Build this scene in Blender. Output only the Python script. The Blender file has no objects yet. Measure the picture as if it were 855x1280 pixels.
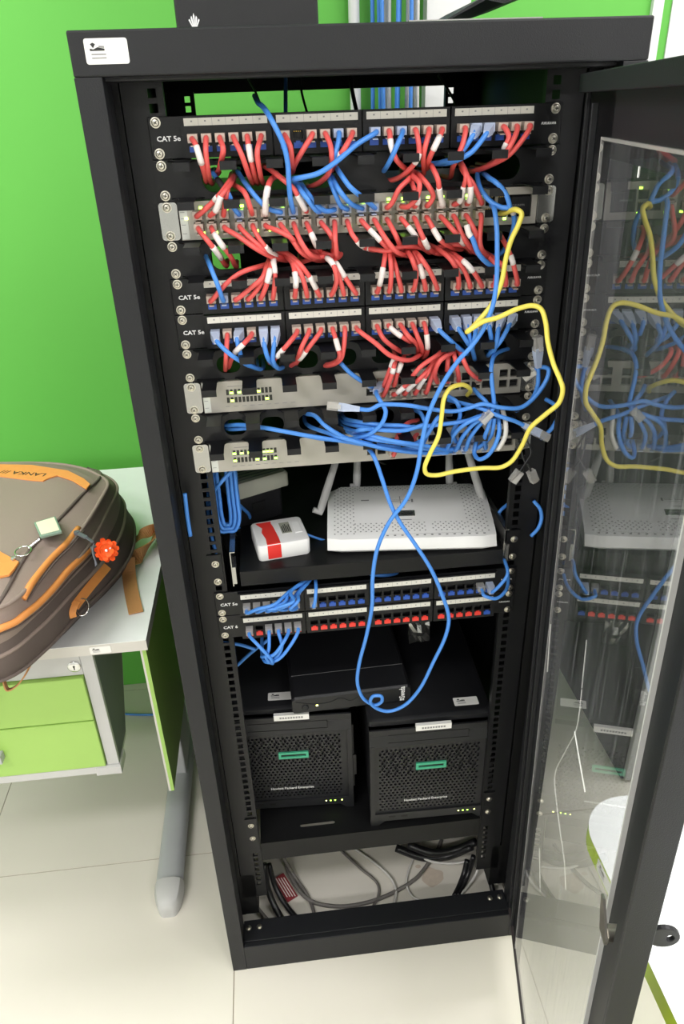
import bpy, bmesh, math, random
from mathutils import Vector, Matrix
random.seed(7)
scene = bpy.context.scene
COL = scene.collection
V = Vector

# ------------------------------------------------------------------ camera
CAM = V((-0.1242, -0.95573, 1.54348))
FWD = V((0.07984082, 0.87201064, -0.48293155)).normalized()
UP = V((0.07915382, 0.47740212, 0.8751125)).normalized()
RIGHT = FWD.cross(UP).normalized()
UP = RIGHT.cross(FWD).normalized()
FPX = 916.26
cd = bpy.data.cameras.new('camera'); cd.sensor_fit = 'VERTICAL'; cd.sensor_height = 36.0
cd.lens = FPX / 1280 * 36.0; cd.clip_start = 0.02
cam = bpy.data.objects.new('camera', cd); COL.objects.link(cam)
m3 = Matrix((RIGHT, UP, -FWD)).transposed()
cam.matrix_world = Matrix.Translation(CAM) @ m3.to_4x4()
scene.camera = cam

# ------------------------------------------------------------------ world, ceiling lamps, exposure
w = bpy.data.worlds.new('world'); scene.world = w; w.use_nodes = True
w.node_tree.nodes['Background'].inputs[0].default_value = (0.8, 0.85, 0.9, 1)
w.node_tree.nodes['Background'].inputs[1].default_value = 0.3
def ceiling_lamp(x, y, sx, sy, watt, col=(1.0, 0.972, 0.985)):
    l = bpy.data.lights.new('ceiling_lamp', 'AREA'); l.shape = 'RECTANGLE'; l.size = sx; l.size_y = sy
    l.energy = watt; l.color = col
    o = bpy.data.objects.new('ceiling_lamp', l); COL.objects.link(o); o.location = (x, y, 2.74)
for lx, ly, wt in ((-1.45, 0.0, 46), (1.3, 0.0, 40), (-1.45, -1.35, 42), (1.3, -1.35, 42), (-1.3, -2.8, 62), (1.2, -2.8, 62)):
    ceiling_lamp(lx, ly, 1.2, 0.3, wt)
vs = scene.view_settings
vs.view_transform = 'Standard'; vs.look = 'None'; vs.gamma = 1.0; vs.use_curve_mapping = False
vs.exposure = -0.52

# ------------------------------------------------------------------ helpers
def ray(px, py):
    return FWD + RIGHT * ((px - 427.5) / FPX) - UP * ((py - 640) / FPX)
def atY(px, py, Y):
    d = ray(px, py); return CAM + d * ((Y - CAM.y) / d.y)
def atX(px, py, X):
    d = ray(px, py); return CAM + d * ((X - CAM.x) / d.x)
def atZ(px, py, Z):
    d = ray(px, py); return CAM + d * ((Z - CAM.z) / d.z)

def nodes(name):
    m = bpy.data.materials.new(name); m.use_nodes = True
    nt = m.node_tree; return m, nt, nt.nodes['Principled BSDF']
def mat(name, col, rough=0.5, metal=0.0, var=0.0, vscale=40, bump=0.0, bscale=300, spec=0.5, coat=0.0, emit=None, estr=0.0, alpha=1.0, trans=0.0, stretch=None):
    m, nt, b = nodes(name)
    c = (col[0], col[1], col[2], 1)
    b.inputs['Base Color'].default_value = c
    b.inputs['Roughness'].default_value = rough
    b.inputs['Metallic'].default_value = metal
    b.inputs['Specular IOR Level'].default_value = spec
    b.inputs['Coat Weight'].default_value = coat
    b.inputs['Alpha'].default_value = alpha
    b.inputs['Transmission Weight'].default_value = trans
    if emit:
        b.inputs['Emission Color'].default_value = (*emit, 1); b.inputs['Emission Strength'].default_value = estr
    tc = nt.nodes.new('ShaderNodeTexCoord'); src = tc.outputs['Object']
    if stretch:
        mp = nt.nodes.new('ShaderNodeMapping'); mp.inputs['Scale'].default_value = stretch
        nt.links.new(src, mp.inputs[0]); src = mp.outputs[0]
    n = nt.nodes.new('ShaderNodeTexNoise'); n.inputs['Scale'].default_value = vscale; n.inputs['Detail'].default_value = 4
    nt.links.new(src, n.inputs['Vector'])
    mx = nt.nodes.new('ShaderNodeMix'); mx.data_type = 'RGBA'
    v = max(var, 0.02)
    mx.inputs['A'].default_value = tuple(max(0, x * (1 - v)) for x in c[:3]) + (1,)
    mx.inputs['B'].default_value = tuple(min(1, x * (1 + v)) for x in c[:3]) + (1,)
    nt.links.new(n.outputs['Fac'], mx.inputs['Factor']); nt.links.new(mx.outputs['Result'], b.inputs['Base Color'])
    if bump:
        n2 = nt.nodes.new('ShaderNodeTexNoise'); n2.inputs['Scale'].default_value = bscale; n2.inputs['Detail'].default_value = 2
        nt.links.new(src, n2.inputs['Vector'])
        bp = nt.nodes.new('ShaderNodeBump'); bp.inputs['Strength'].default_value = bump; bp.inputs['Distance'].default_value = 0.001
        nt.links.new(n2.outputs['Fac'], bp.inputs['Height']); nt.links.new(bp.outputs[0], b.inputs['Normal'])
    return m
def srgb(r, g, b):
    f = lambda c: (c / 255 / 12.92) if c / 255 <= 0.04045 else ((c / 255 + 0.055) / 1.055) ** 2.4
    return (f(r), f(g), f(b))

M = {}
M['tile'] = mat('floor_tile', srgb(228, 223, 211), 0.28, var=0.035, vscale=3, spec=0.4)
M['grout'] = mat('grout', srgb(170, 160, 145), 0.8)
M['green_wall'] = mat('green_wall_paint', srgb(96, 182, 70), 0.62, var=0.02, vscale=2, bump=0.05, bscale=180)
M['white_wall'] = mat('white_wall_paint', srgb(225, 226, 224), 0.7, var=0.02)
M['ceiling'] = mat('ceiling_white', srgb(232, 232, 230), 0.8)
M['rack'] = mat('black_powder_coat', srgb(27, 28, 31), 0.48, spec=0.34, var=0.12, vscale=25, bump=0.25, bscale=900)
M['rack_in'] = mat('black_satin_steel', srgb(15, 15.3, 16.5), 0.5, spec=0.3, var=0.15, vscale=30, bump=0.1, bscale=700)
M['panel'] = mat('panel_black', srgb(19, 19.5, 22), 0.42, spec=0.32, var=0.1, bump=0.1, bscale=800)
M['plastic'] = mat('black_plastic', srgb(30, 30.5, 33), 0.42, spec=0.4, var=0.1, bump=0.15, bscale=900)
M['hole'] = mat('dark_socket', srgb(10, 10, 11), 0.6)
M['strip'] = mat('paper_strip', srgb(214, 212, 202), 0.55, var=0.06, vscale=120)
M['white'] = mat('white_plastic', srgb(236, 236, 234), 0.32, var=0.02, spec=0.5)
M['sticker'] = mat('white_sticker', srgb(238, 237, 232), 0.4)
M['ink'] = mat('black_ink', srgb(35, 35, 38), 0.6)
M['greyink'] = mat('grey_ink', srgb(140, 140, 140), 0.6)
M['whiteink'] = mat('white_print', srgb(235, 235, 235), 0.5)
M['screw'] = mat('zinc_screw', srgb(205, 200, 188), 0.28, metal=0.95, var=0.1)
M['chrome'] = mat('chrome', srgb(215, 215, 215), 0.16, metal=1.0)
M['ear'] = mat('brushed_steel', srgb(168, 168, 166), 0.27, metal=0.95, var=0.1, vscale=60)
M['switch'] = mat('beige_grey_steel', srgb(172, 168, 158), 0.45, metal=0.15, var=0.04)
M['switch_w'] = mat('pale_plastic', srgb(205, 208, 200), 0.5)
M['blue_tab'] = mat('blue_tab', srgb(40, 82, 170), 0.4)
M['red_tab'] = mat('red_tab', srgb(226, 62, 52), 0.4)
M['gold'] = mat('gold_contacts', srgb(190, 160, 80), 0.3, metal=0.9)
M['plug'] = mat('beige_clear_plug', srgb(206, 190, 176), 0.25, var=0.12, vscale=300, trans=0.15)
M['boot'] = mat('clear_blue_boot', srgb(196, 208, 232), 0.3, var=0.1, vscale=200, trans=0.25)
M['clear'] = mat('clear_plug', srgb(240, 238, 234), 0.12, var=0.06, vscale=250, trans=0.7)
M['r'] = mat('red_cable', srgb(226, 92, 88), 0.42, var=0.05)
M['b'] = mat('blue_cable', srgb(74, 140, 224), 0.4, var=0.06)
M['y'] = mat('yellow_cable', srgb(232, 216, 92), 0.4, var=0.05)
M['k'] = mat('black_cable', srgb(28, 28, 30), 0.4)
M['g'] = mat('grey_cable', srgb(120, 116, 112), 0.5, var=0.1)
M['w'] = mat('white_cable', srgb(214, 212, 206), 0.45)
M['sleeve'] = mat('white_sleeve', srgb(236, 228, 224), 0.45, var=0.1, vscale=260)
M['led'] = mat('green_led', srgb(140, 255, 40), 0.4, emit=(0.45, 1.0, 0.08), estr=14.0)
M['led_off'] = mat('led_window', srgb(28, 30, 24), 0.3)
M['led_y'] = mat('amber_led', srgb(255, 230, 90), 0.4, emit=(0.9, 1.0, 0.25), estr=10.0)
M['lime'] = mat('lime_green_laminate', srgb(156, 196, 96), 0.4, var=0.02)
M['green_panel'] = mat('green_laminate', srgb(96, 150, 48), 0.45, var=0.03)
M['edge_lime'] = mat('lime_edge_band', srgb(196, 224, 40), 0.35)
M['desk'] = mat('white_laminate', srgb(234, 236, 234), 0.35, var=0.015)
M['desk_edge'] = mat('grey_edge_band', srgb(205, 202, 194), 0.5)
M['grey_metal'] = mat('grey_painted_steel', srgb(176, 178, 180), 0.45, var=0.03)
M['grey_plast'] = mat('light_grey_plastic', srgb(190, 190, 188), 0.5)
M['dark_side'] = mat('dark_steel_side', srgb(88, 90, 98), 0.5)
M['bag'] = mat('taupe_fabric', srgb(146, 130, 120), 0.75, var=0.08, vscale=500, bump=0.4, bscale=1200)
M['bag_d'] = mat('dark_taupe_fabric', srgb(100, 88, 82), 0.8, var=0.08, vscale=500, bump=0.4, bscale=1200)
M['tan'] = mat('orange_tan_leather', srgb(226, 148, 78), 0.55, var=0.08, vscale=80)
M['webbing'] = mat('tan_webbing', srgb(196, 142, 88), 0.7, var=0.1, vscale=400, bump=0.5, bscale=900)
M['orange'] = mat('orange_felt', srgb(246, 92, 22), 0.7, var=0.06)
M['pendant'] = mat('pendant_green_clear', srgb(150, 178, 160), 0.2, trans=0.3)
M['cream'] = mat('cream_card', srgb(226, 222, 196), 0.5)
M['hpe'] = mat('teal_green', srgb(66, 170, 132), 0.4, emit=None)
M['red_label'] = mat('red_print', srgb(226, 52, 46), 0.4)
M['maroon'] = mat('maroon_label', srgb(140, 50, 56), 0.5)
M['box_grey'] = mat('grey_green_plastic', srgb(158, 160, 146), 0.5)
M['pvc'] = mat('white_pvc', srgb(220, 222, 220), 0.4)
M['led_lbl'] = M['greyink']
M['stain'] = mat('rust_stain', srgb(208, 194, 178), 0.6, var=0.14, vscale=90)
M['rubber'] = mat('dirty_rubber', srgb(58, 52, 50), 0.7, var=0.25, vscale=90)

def glass_pane():
    m = bpy.data.materials.new('scratched_acrylic'); m.use_nodes = True; nt = m.node_tree; nt.nodes.clear()
    out = nt.nodes.new('ShaderNodeOutputMaterial')
    tr = nt.nodes.new('ShaderNodeBsdfTransparent'); tr.inputs[0].default_value = (0.97, 0.975, 0.98, 1)
    gl = nt.nodes.new('ShaderNodeBsdfGlossy'); gl.inputs['Roughness'].default_value = 0.015
    fr = nt.nodes.new('ShaderNodeFresnel'); fr.inputs['IOR'].default_value = 1.6
    mx = nt.nodes.new('ShaderNodeMixShader')
    # thin sheet: both faces reflect, R = 2r/(1+r), put on the front face only
    geo = nt.nodes.new('ShaderNodeNewGeometry')
    def mth(op, a, b):
        q = nt.nodes.new('ShaderNodeMath'); q.operation = op
        for k, z in enumerate((a, b)):
            if isinstance(z, (int, float)): q.inputs[k].default_value = z
            else: nt.links.new(z, q.inputs[k])
        return q.outputs[0]
    rf = mth('DIVIDE', mth('MULTIPLY', fr.outputs[0], 2.0), mth('ADD', fr.outputs[0], 1.0))
    nf = mth('SUBTRACT', 1.0, geo.outputs['Backfacing'])
    nt.links.new(mth('MULTIPLY', rf, nf), mx.inputs[0]); nt.links.new(tr.outputs[0], mx.inputs[1]); nt.links.new(gl.outputs[0], mx.inputs[2])
    df = nt.nodes.new('ShaderNodeBsdfDiffuse'); df.inputs[0].default_value = (0.75, 0.77, 0.8, 1)
    tc = nt.nodes.new('ShaderNodeTexCoord')
    def streak(sc, rot, lo, hi, amp):
        mp = nt.nodes.new('ShaderNodeMapping'); mp.inputs['Scale'].default_value = sc; mp.inputs['Rotation'].default_value = rot
        nt.links.new(tc.outputs['Object'], mp.inputs[0])
        n = nt.nodes.new('ShaderNodeTexNoise'); n.inputs['Scale'].default_value = 1.0; n.inputs['Detail'].default_value = 3
        nt.links.new(mp.outputs[0], n.inputs['Vector'])
        r = nt.nodes.new('ShaderNodeMapRange'); r.inputs['From Min'].default_value = lo; r.inputs['From Max'].default_value = hi
        r.inputs['To Max'].default_value = amp
        nt.links.new(n.outputs['Fac'], r.inputs['Value']); return r.outputs[0]
    def add(a, b):
        q = nt.nodes.new('ShaderNodeMath'); q.operation = 'ADD'; nt.links.new(a, q.inputs[0]); nt.links.new(b, q.inputs[1]); return q.outputs[0]
    s = streak((420, 1, 9), (0, 0.05, 0), 0.60, 0.75, 0.17)
    s = add(s, streak((150, 1, 4), (0, -0.12, 0), 0.55, 0.8, 0.12))
    s = add(s, streak((7, 1, 3), (0, 0, 0), 0.35, 0.75, 0.07))
    k = nt.nodes.new('ShaderNodeMath'); k.operation = 'ADD'; k.inputs[1].default_value = 0.012; nt.links.new(s, k.inputs[0])
    kk = mth('MULTIPLY', k.outputs[0], nf)
    m2 = nt.nodes.new('ShaderNodeMixShader'); nt.links.new(kk, m2.inputs[0])
    nt.links.new(mx.outputs[0], m2.inputs[1]); nt.links.new(df.outputs[0], m2.inputs[2])
    nt.links.new(m2.outputs[0], out.inputs[0]); return m
M['pane'] = glass_pane()

MW = {}   # object -> world matrix
def world_of(o): return MW.get(o.name, Matrix.Identity(4))
def link(o, parent, mw):
    COL.objects.link(o); MW[o.name] = mw
    if parent is not None:
        o.parent = parent; o.matrix_parent_inverse = Matrix.Identity(4)
        o.matrix_local = world_of(parent).inverted() @ mw
    else: o.matrix_world = mw
    return o
def tag(o, label=None, cat=None, group=None, kind=None):
    if label: o['label'] = label
    if cat: o['category'] = cat
    if group: o['group'] = group
    if kind: o['kind'] = kind
    return o
def thing(name, label, cat, loc=(0, 0, 0), group=None, mw=None, kind=None):
    o = bpy.data.objects.new(name, None); o.empty_display_size = 0.02
    link(o, None, mw if mw is not None else Matrix.Translation(V(loc)))
    return tag(o, label, cat, group, kind)

class MB:
    """collects faces; coordinates are world unless built with local=True"""
    def __init__(s): s.v = []; s.f = []; s.mi = []; s.cur = 0
    def add(s, vs, fs):
        o = len(s.v); s.v += [V(p) for p in vs]
        for f in fs: s.f.append([i + o for i in f]); s.mi.append(s.cur)
        return s
    def box(s, x0, x1, y0, y1, z0, z1, T=None):
        vs = [V((x, y, z)) for z in (z0, z1) for y in (y0, y1) for x in (x0, x1)]
        if T is not None: vs = [T @ p for p in vs]
        return s.add(vs, [(0, 2, 3, 1), (4, 5, 7, 6), (0, 1, 5, 4), (2, 6, 7, 3), (0, 4, 6, 2), (1, 3, 7, 5)])
    def hexa(s, a, b):  # two quads
        return s.add(list(a) + list(b), [(3, 2, 1, 0), (4, 5, 6, 7), (0, 1, 5, 4), (1, 2, 6, 5), (2, 3, 7, 6), (3, 0, 4, 7)])
    def rings(s, rr, cap=True, closed=False):
        n = len(rr[0]); o = len(s.v)
        for r in rr: s.v += [V(p) for p in r]
        K = len(rr)
        for k in range(K if closed else K - 1):
            a = o + k * n; b = o + ((k + 1) % K) * n
            for i in range(n):
                j = (i + 1) % n; s.f.append([a + i, a + j, b + j, b + i]); s.mi.append(s.cur)
        if cap and not closed:
            s.f.append([o + i for i in reversed(range(n))]); s.mi.append(s.cur)
            s.f.append([o + (K - 1) * n + i for i in range(n)]); s.mi.append(s.cur)
        return s
    def tube(s, pts, r, n=8, cap=True, closed=False):
        pts = [V(p) for p in pts]; K = len(pts); rr = []
        up = None
        for k in range(K):
            if closed: t = pts[(k + 1) % K] - pts[k - 1]
            else: t = pts[min(k + 1, K - 1)] - pts[max(k - 1, 0)]
            if t.length < 1e-9: t = V((0, 0, 1))
            t.normalize()
            if up is None:
                up = V((0, 0, 1)) if abs(t.z) < 0.9 else V((1, 0, 0))
            up = (up - t * up.dot(t))
            if up.length < 1e-6: up = t.orthogonal()
            up.normalize(); sd = t.cross(up)
            rad = r[k] if isinstance(r, (list, tuple)) else r
            rr.append([pts[k] + (up * math.cos(a) + sd * math.sin(a)) * rad for a in [2 * math.pi * i / n for i in range(n)]])
        return s.rings(rr, cap, closed)
    def cyl(s, a, b, r, n=16, r2=None):
        return s.tube([a, b], [r, r if r2 is None else r2], n)
    def lathe(s, c, ax, prof, n=16):
        c = V(c); ax = V(ax).normalized(); u = ax.orthogonal().normalized(); w_ = ax.cross(u)
        return s.rings([[c + ax * h + (u * math.cos(2 * math.pi * i / n) + w_ * math.sin(2 * math.pi * i / n)) * max(r, 1e-5) for i in range(n)] for r, h in prof])
    def ribbon(s, pts, wdir, width, th):
        pts = [V(p) for p in pts]; rr = []
        for k, p in enumerate(pts):
            t = (pts[min(k + 1, len(pts) - 1)] - pts[max(k - 1, 0)]).normalized()
            wd = V(wdir[k] if isinstance(wdir, list) else wdir); wd = (wd - t * wd.dot(t)).normalized(); nn = t.cross(wd)
            a = wd * width / 2; b = nn * th / 2
            rr.append([p + a + b, p - a + b, p - a - b, p + a - b])
        return s.rings(rr)
    def plate(s, outer, holes, o, u, v, th):
        """flat plate with holes; outer/holes are 2-D loops in the frame (o,u,v), extruded by vector th"""
        o, u, v, th = V(o), V(u), V(v), V(th)
        bm = bmesh.new(); loops = []
        for lp in [outer] + holes:
            vs = [bm.verts.new(o + u * p[0] + v * p[1]) for p in lp]; loops.append(vs)
            for i in range(len(vs)): bm.edges.new((vs[i], vs[(i + 1) % len(vs)]))
        bmesh.ops.triangle_fill(bm, use_beauty=True, edges=bm.edges[:])
        bm.verts.index_update(); n = len(bm.verts)
        vs = [p.co.copy() for p in bm.verts]
        fs = []
        nrm = u.cross(v)
        for f in bm.faces:
            ids = [q.index for q in f.verts]
            if f.normal.dot(th) > 0: ids.reverse()
            fs.append(ids); fs.append([i + n for i in reversed(ids)])
        for k, lp in enumerate(loops):
            ids = [q.index for q in lp]
            for i in range(len(ids)):
                a, b = ids[i], ids[(i + 1) % len(ids)]
                fs.append((a, b, b + n, a + n))
        bm.free()
        return s.add(vs + [p + th for p in vs], fs)
    def mesh(s, name, mats, inv=None, smooth=False, fixn=True):
        me = bpy.data.meshes.new(name)
        vs = [(inv @ p) if inv is not None else p for p in s.v]
        me.from_pydata([tuple(p) for p in vs], [], s.f)
        if fixn:
            bm = bmesh.new(); bm.from_mesh(me); bmesh.ops.recalc_face_normals(bm, faces=bm.faces[:]); bm.to_mesh(me); bm.free()
        for q in (mats if isinstance(mats, (list, tuple)) else [mats]): me.materials.append(M[q] if isinstance(q, str) else q)
        me.polygons.foreach_set('material_index', s.mi)
        if smooth: me.polygons.foreach_set('use_smooth', [True] * len(me.polygons))
        me.update(); return me
    def build(s, name, mats, parent=None, smooth=False, bevel=0, local=False, label=None, fixn=True, auto=False):
        if local: mw = world_of(parent) if parent is not None else Matrix.Identity(4); inv = None
        else:
            xs = [p.x for p in s.v]; ys = [p.y for p in s.v]; zs = [p.z for p in s.v]
            c = V(((min(xs) + max(xs)) / 2, (min(ys) + max(ys)) / 2, min(zs)))
            mw = Matrix.Translation(c); inv = mw.inverted()
        o = bpy.data.objects.new(name, s.mesh(name, mats, inv, smooth or auto, fixn)); link(o, parent, mw)
        if bevel:
            bv = o.modifiers.new('bevel', 'BEVEL'); bv.width = bevel; bv.segments = 2; bv.limit_method = 'ANGLE'; bv.angle_limit = math.radians(40)
        if auto:
            es = o.modifiers.new('edge_split', 'EDGE_SPLIT'); es.split_angle = math.radians(38)
        if label: o['label'] = label
        return o
def inst(name, me, parent, mw):
    o = bpy.data.objects.new(name, me); return link(o, parent, mw)
def part(name, mats, parent, fn, **kw):
    b = MB(); fn(b); return b.build(name, mats, parent, **kw)
def bx(name, mt, parent, x0, x1, y0, y1, z0, z1, **kw):
    return MB().box(x0, x1, y0, y1, z0, z1).build(name, mt, parent, **kw)
def spline(pts, n=8):
    pts = [V(p) for p in pts]
    if len(pts) < 3:
        a, b = pts; return [a.lerp(b, i / n) for i in range(n + 1)]
    P = [pts[0] * 2 - pts[1]] + pts + [pts[-1] * 2 - pts[-2]]; out = []
    for i in range(1, len(P) - 2):
        p0, p1, p2, p3 = P[i - 1:i + 3]
        # centripetal
        d = lambda a, b: max((b - a).length, 1e-6) ** 0.5
        t0 = 0; t1 = t0 + d(p0, p1); t2 = t1 + d(p1, p2); t3 = t2 + d(p2, p3)
        for k in range(n):
            t = t1 + (t2 - t1) * k / n
            a1 = p0 * ((t1 - t) / (t1 - t0)) + p1 * ((t - t0) / (t1 - t0)); a2 = p1 * ((t2 - t) / (t2 - t1)) + p2 * ((t - t1) / (t2 - t1))
            a3 = p2 * ((t3 - t) / (t3 - t2)) + p3 * ((t - t2) / (t3 - t2))
            b1 = a1 * ((t2 - t) / (t2 - t0)) + a2 * ((t - t0) / (t2 - t0)); b2 = a2 * ((t3 - t) / (t3 - t1)) + a3 * ((t - t1) / (t3 - t1))
            out.append(b1 * ((t2 - t) / (t2 - t1)) + b2 * ((t - t1) / (t2 - t1)))
    out.append(pts[-1]); return out
def text(name, s, size, loc, right, up, mt, parent, align='LEFT', bold=0.0, sx=1.0, shear=0.0):
    """flat lettering: a mesh made from a text curve"""
    cu = bpy.data.curves.new(name, 'FONT'); cu.body = s; cu.size = size; cu.align_x = align; cu.align_y = 'CENTER'
    cu.offset = bold; cu.shear = shear; cu.resolution_u = 2; cu.extrude = 0.0
    t = bpy.data.objects.new(name + '_src', cu); COL.objects.link(t)
    dg = bpy.context.evaluated_depsgraph_get(); dg.update()
    me = bpy.data.meshes.new_from_object(t.evaluated_get(dg)); bpy.data.objects.remove(t); bpy.data.curves.remove(cu)
    me.name = name; me.materials.clear(); me.materials.append(M[mt])
    r = V(right).normalized() * sx; u = V(up).normalized(); n = r.normalized().cross(u)
    mw = Matrix.Translation(V(loc)) @ Matrix((r, u, n)).transposed().to_4x4()
    o = bpy.data.objects.new(name, me); 
    return link(o, parent, mw)
def rrect(cx, cy, w_, h_, r, n=5):
    out = []
    for (sx, sy, a0) in ((1, -1, -90), (1, 1, 0), (-1, 1, 90), (-1, -1, 180)):
        for k in range(n + 1):
            a = math.radians(a0 + 90 * k / n)
            out.append((cx + sx * (w_ / 2 - r) + r * math.cos(a), cy + sy * (h_ / 2 - r) + r * math.sin(a)))
    return out
EX, EY, EZ = V((1, 0, 0)), V((0, 1, 0)), V((0, 0, 1))
def ordn(i):
    return ['first', 'second', 'third', 'fourth', 'fifth', 'sixth', 'seventh', 'eighth', 'ninth', 'tenth', 'eleventh', 'twelfth', '13th', '14th', '15th', '16th', '17th', '18th', '19th', '20th', '21st', '22nd', '23rd', '24th'][i]
# ------------------------------------------------------------------ room
WY = 0.84                        # back wall
def structure(name, mt, *b, label=None):
    o = bx(name, mt, None, *b); o['kind'] = 'structure'
    if label: o['label'] = label
    return o
fl = structure('floor', 'grout', -3.0, 3.0, -4.2, WY, -0.06, -0.0015, label='cream porcelain tiled floor')
tm = MB().box(-0.2988, 0.2988, -0.2988, 0.2988, -0.008, 0.0).mesh('tile', 'tile')
for i in range(-4, 5):
    for j in range(-7, 2):
        inst('tile', tm, fl, Matrix.Translation((-0.2985 + 0.3 + 0.6 * i, 0.213 + 0.3 + 0.6 * j, 0)))
def stain(b):
    c_ = atZ(541, 1096, 0.0004); n_ = 24
    b.add([V((c_.x + (0.024 + 0.003 * math.sin(k * 1.1)) * math.cos(2 * math.pi * k / n_), c_.y + (0.024 + 0.004 * math.cos(k * 0.8)) * math.sin(2 * math.pi * k / n_), 0.0004)) for k in range(n_)], [list(range(n_))])
    b.add([V((c_.x - 0.028 + 0.007 * math.cos(2 * math.pi * k / 8), c_.y + 0.03 + 0.005 * math.sin(2 * math.pi * k / 8), 0.0005)) for k in range(8)], [list(range(8))])
part('rust_stain', 'stain', fl, stain, fixn=False)
structure('wall_back', 'green_wall', -3.0, 0.735, WY, WY + 0.1, 0, 2.8, label='bright green painted wall')
structure('trim_1', 'white_wall', 0.735, 0.758, WY - 0.012, WY + 0.1, 0, 2.8, label='white vertical corner trim')
structure('wall_back_strip', 'green_wall', 0.758, 0.781, WY, WY + 0.1, 0, 2.8, label='narrow green strip of wall')
structure('wall_back_white', 'white_wall', 0.781, 3.0, WY - 0.004, WY + 0.1, 0, 2.8, label='white wall beside the green one')
structure('wall_left', 'white_wall', -3.1, -3.0, -4.2, WY, 0, 2.8)
structure('wall_right', 'white_wall', 3.0, 3.1, -4.2, WY, 0, 2.8)
structure('wall_front', 'white_wall', -3.0, 3.0, -4.3, -4.2, 0, 2.8)
structure('ceiling', 'ceiling', -3.0, 3.0, -4.2, WY, 2.8, 2.85)

# ------------------------------------------------------------------ rack
XL, XR, YF, YB, ZTOP = -0.300, 0.306, -0.070, 0.62, 1.6185
U = 0.04445
ZT = 1.535                       # upper screw of the first unit
def uz(u): return ZT - u * U
rack = thing('server_rack', 'tall black steel server rack with its clear door swung open', 'server rack', (0.003, 0.27, 0))
tb = part('top_bar', 'rack', rack, lambda b: (b.box(XL, XR, YF, -0.052, 1.578, ZTOP), b.box(XL, XR, -0.052, -0.02, 1.574, 1.582)), bevel=0.002)
for s, (a, c) in enumerate(((XL, XL + 0.028), (XR - 0.028, XR))):
    def post(b):
        b.box(a, c, YF, -0.046, 0.0, 1.578)
        if s == 0: b.box(c - 0.006, c, -0.046, -0.02, 0.0, 1.578)
        else: b.box(a, a + 0.006, -0.046, -0.02, 0.0, 1.578)
    part('frame_post', 'rack', rack, post, bevel=0.0008)
part('bottom_bar', 'rack', rack, lambda b: (b.box(XL + 0.028, XR - 0.028, YF, -0.058, 0.0, 0.074), b.box(XL + 0.028, XR - 0.028, -0.058, -0.013, 0.062, 0.074), b.box(XL + 0.028, XR - 0.028, -0.017, -0.013, 0.02, 0.062)), bevel=0.0015)
for x0 in (XL, XR - 0.003): bx('side_panel', 'rack_in', rack, x0, x0 + 0.003, -0.046, YB, 0.0, ZTOP)
bx('top_panel', 'rack', rack, XL + 0.003, XR - 0.003, -0.052, YB, ZTOP - 0.003, ZTOP)
bx('rear_panel', 'rack_in', rack, XL + 0.03, XR - 0.03, YB - 0.004, YB, 0.05, 1.255)
bx('rear_panel', 'rack_in', rack, -0.17, XR - 0.033, YB - 0.004, YB, 1.255, 1.515)
bx('rear_bar', 'rack_in', rack, XL + 0.003, XR - 0.003, YB - 0.02, YB, 1.574, ZTOP - 0.003)
bx('rear_bar', 'rack_in', rack, XL + 0.003, XR - 0.003, YB - 0.024, YB - 0.005, 1.245, 1.262)
for x0, x1 in ((-0.2969, -0.2665), (0.2665, 0.3029)): bx('added_gap_filler', 'rack_in', rack, x0, x1, 0.036, 0.038, 0.08, 1.57)  # added plates closing the view past the rails so the gaps stay dark
for x0 in (XL + 0.003, XR - 0.033): bx('rear_post', 'rack_in', rack, x0, x0 + 0.03, YB - 0.03, YB, 0.0, 1.574)
for x0, x1 in ((-0.297, -0.268), (0.270, 0.303)): bx('inner_post', 'rack_in', rack, x0, x1, 0.0, 0.035, 0.074, 1.578)
for zz in (0.2, 0.75, 1.3):
    for x0, x1 in ((-0.297, -0.283), (0.287, 0.303)): bx('side_rib', 'rack_in', rack, x0, x1, 0.05, 0.56, zz, zz + 0.03)
def rail(x, y0, back):
    sgn = -1 if x < 0 else 1
    xi, xo = x - sgn * 0.0125, x + sgn * 0.034
    h = 0.0047; b = MB(); q = lambda p, r_, z0, z1: b.box(min(p, r_), max(p, r_), y0, y0 + 0.002, z0, z1)
    q(xi, x - sgn * h, 0.13, 1.575); q(x + sgn * h, xo, 0.13, 1.575)      # strips either side of the square holes
    zs = [uz(-0.65 + k / 3.0) for k in range(200)]; zs = [z for z in zs if z > 0.16]
    prev = 1.575
    for z in zs:
        q(x - sgn * h, x + sgn * h, z + h, prev); prev = z - h
    q(x - sgn * h, x + sgn * h, 0.13, prev)
    wx = xo - sgn * 0.002
    b.box(min(wx, wx + sgn * 0.002), max(wx, wx + sgn * 0.002), min(y0 + 0.002, y0 + back * 0.028), max(y0 + 0.002, y0 + back * 0.028), 0.13, 1.575)
    b.box(min(xi, xi + sgn * 0.0015), max(xi, xi + sgn * 0.0015), min(y0 + 0.002, y0 + back * 0.010), max(y0 + 0.002, y0 + back * 0.010), 0.13, 1.575)
    b.build('mounting_rail', 'panel', rack, fixn=False)
for x in (-0.2325, 0.2325): rail(x, 0.0, 1)
for x in (-0.2325, 0.2325): rail(x, 0.52, -1)
# rail feet and bolts
for x in (-0.27, 0.25): part('rail_bracket', 'rack_in', rack, lambda b: (b.box(x, x + 0.03, 0.0, 0.05, 0.075, 0.2)))

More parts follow.
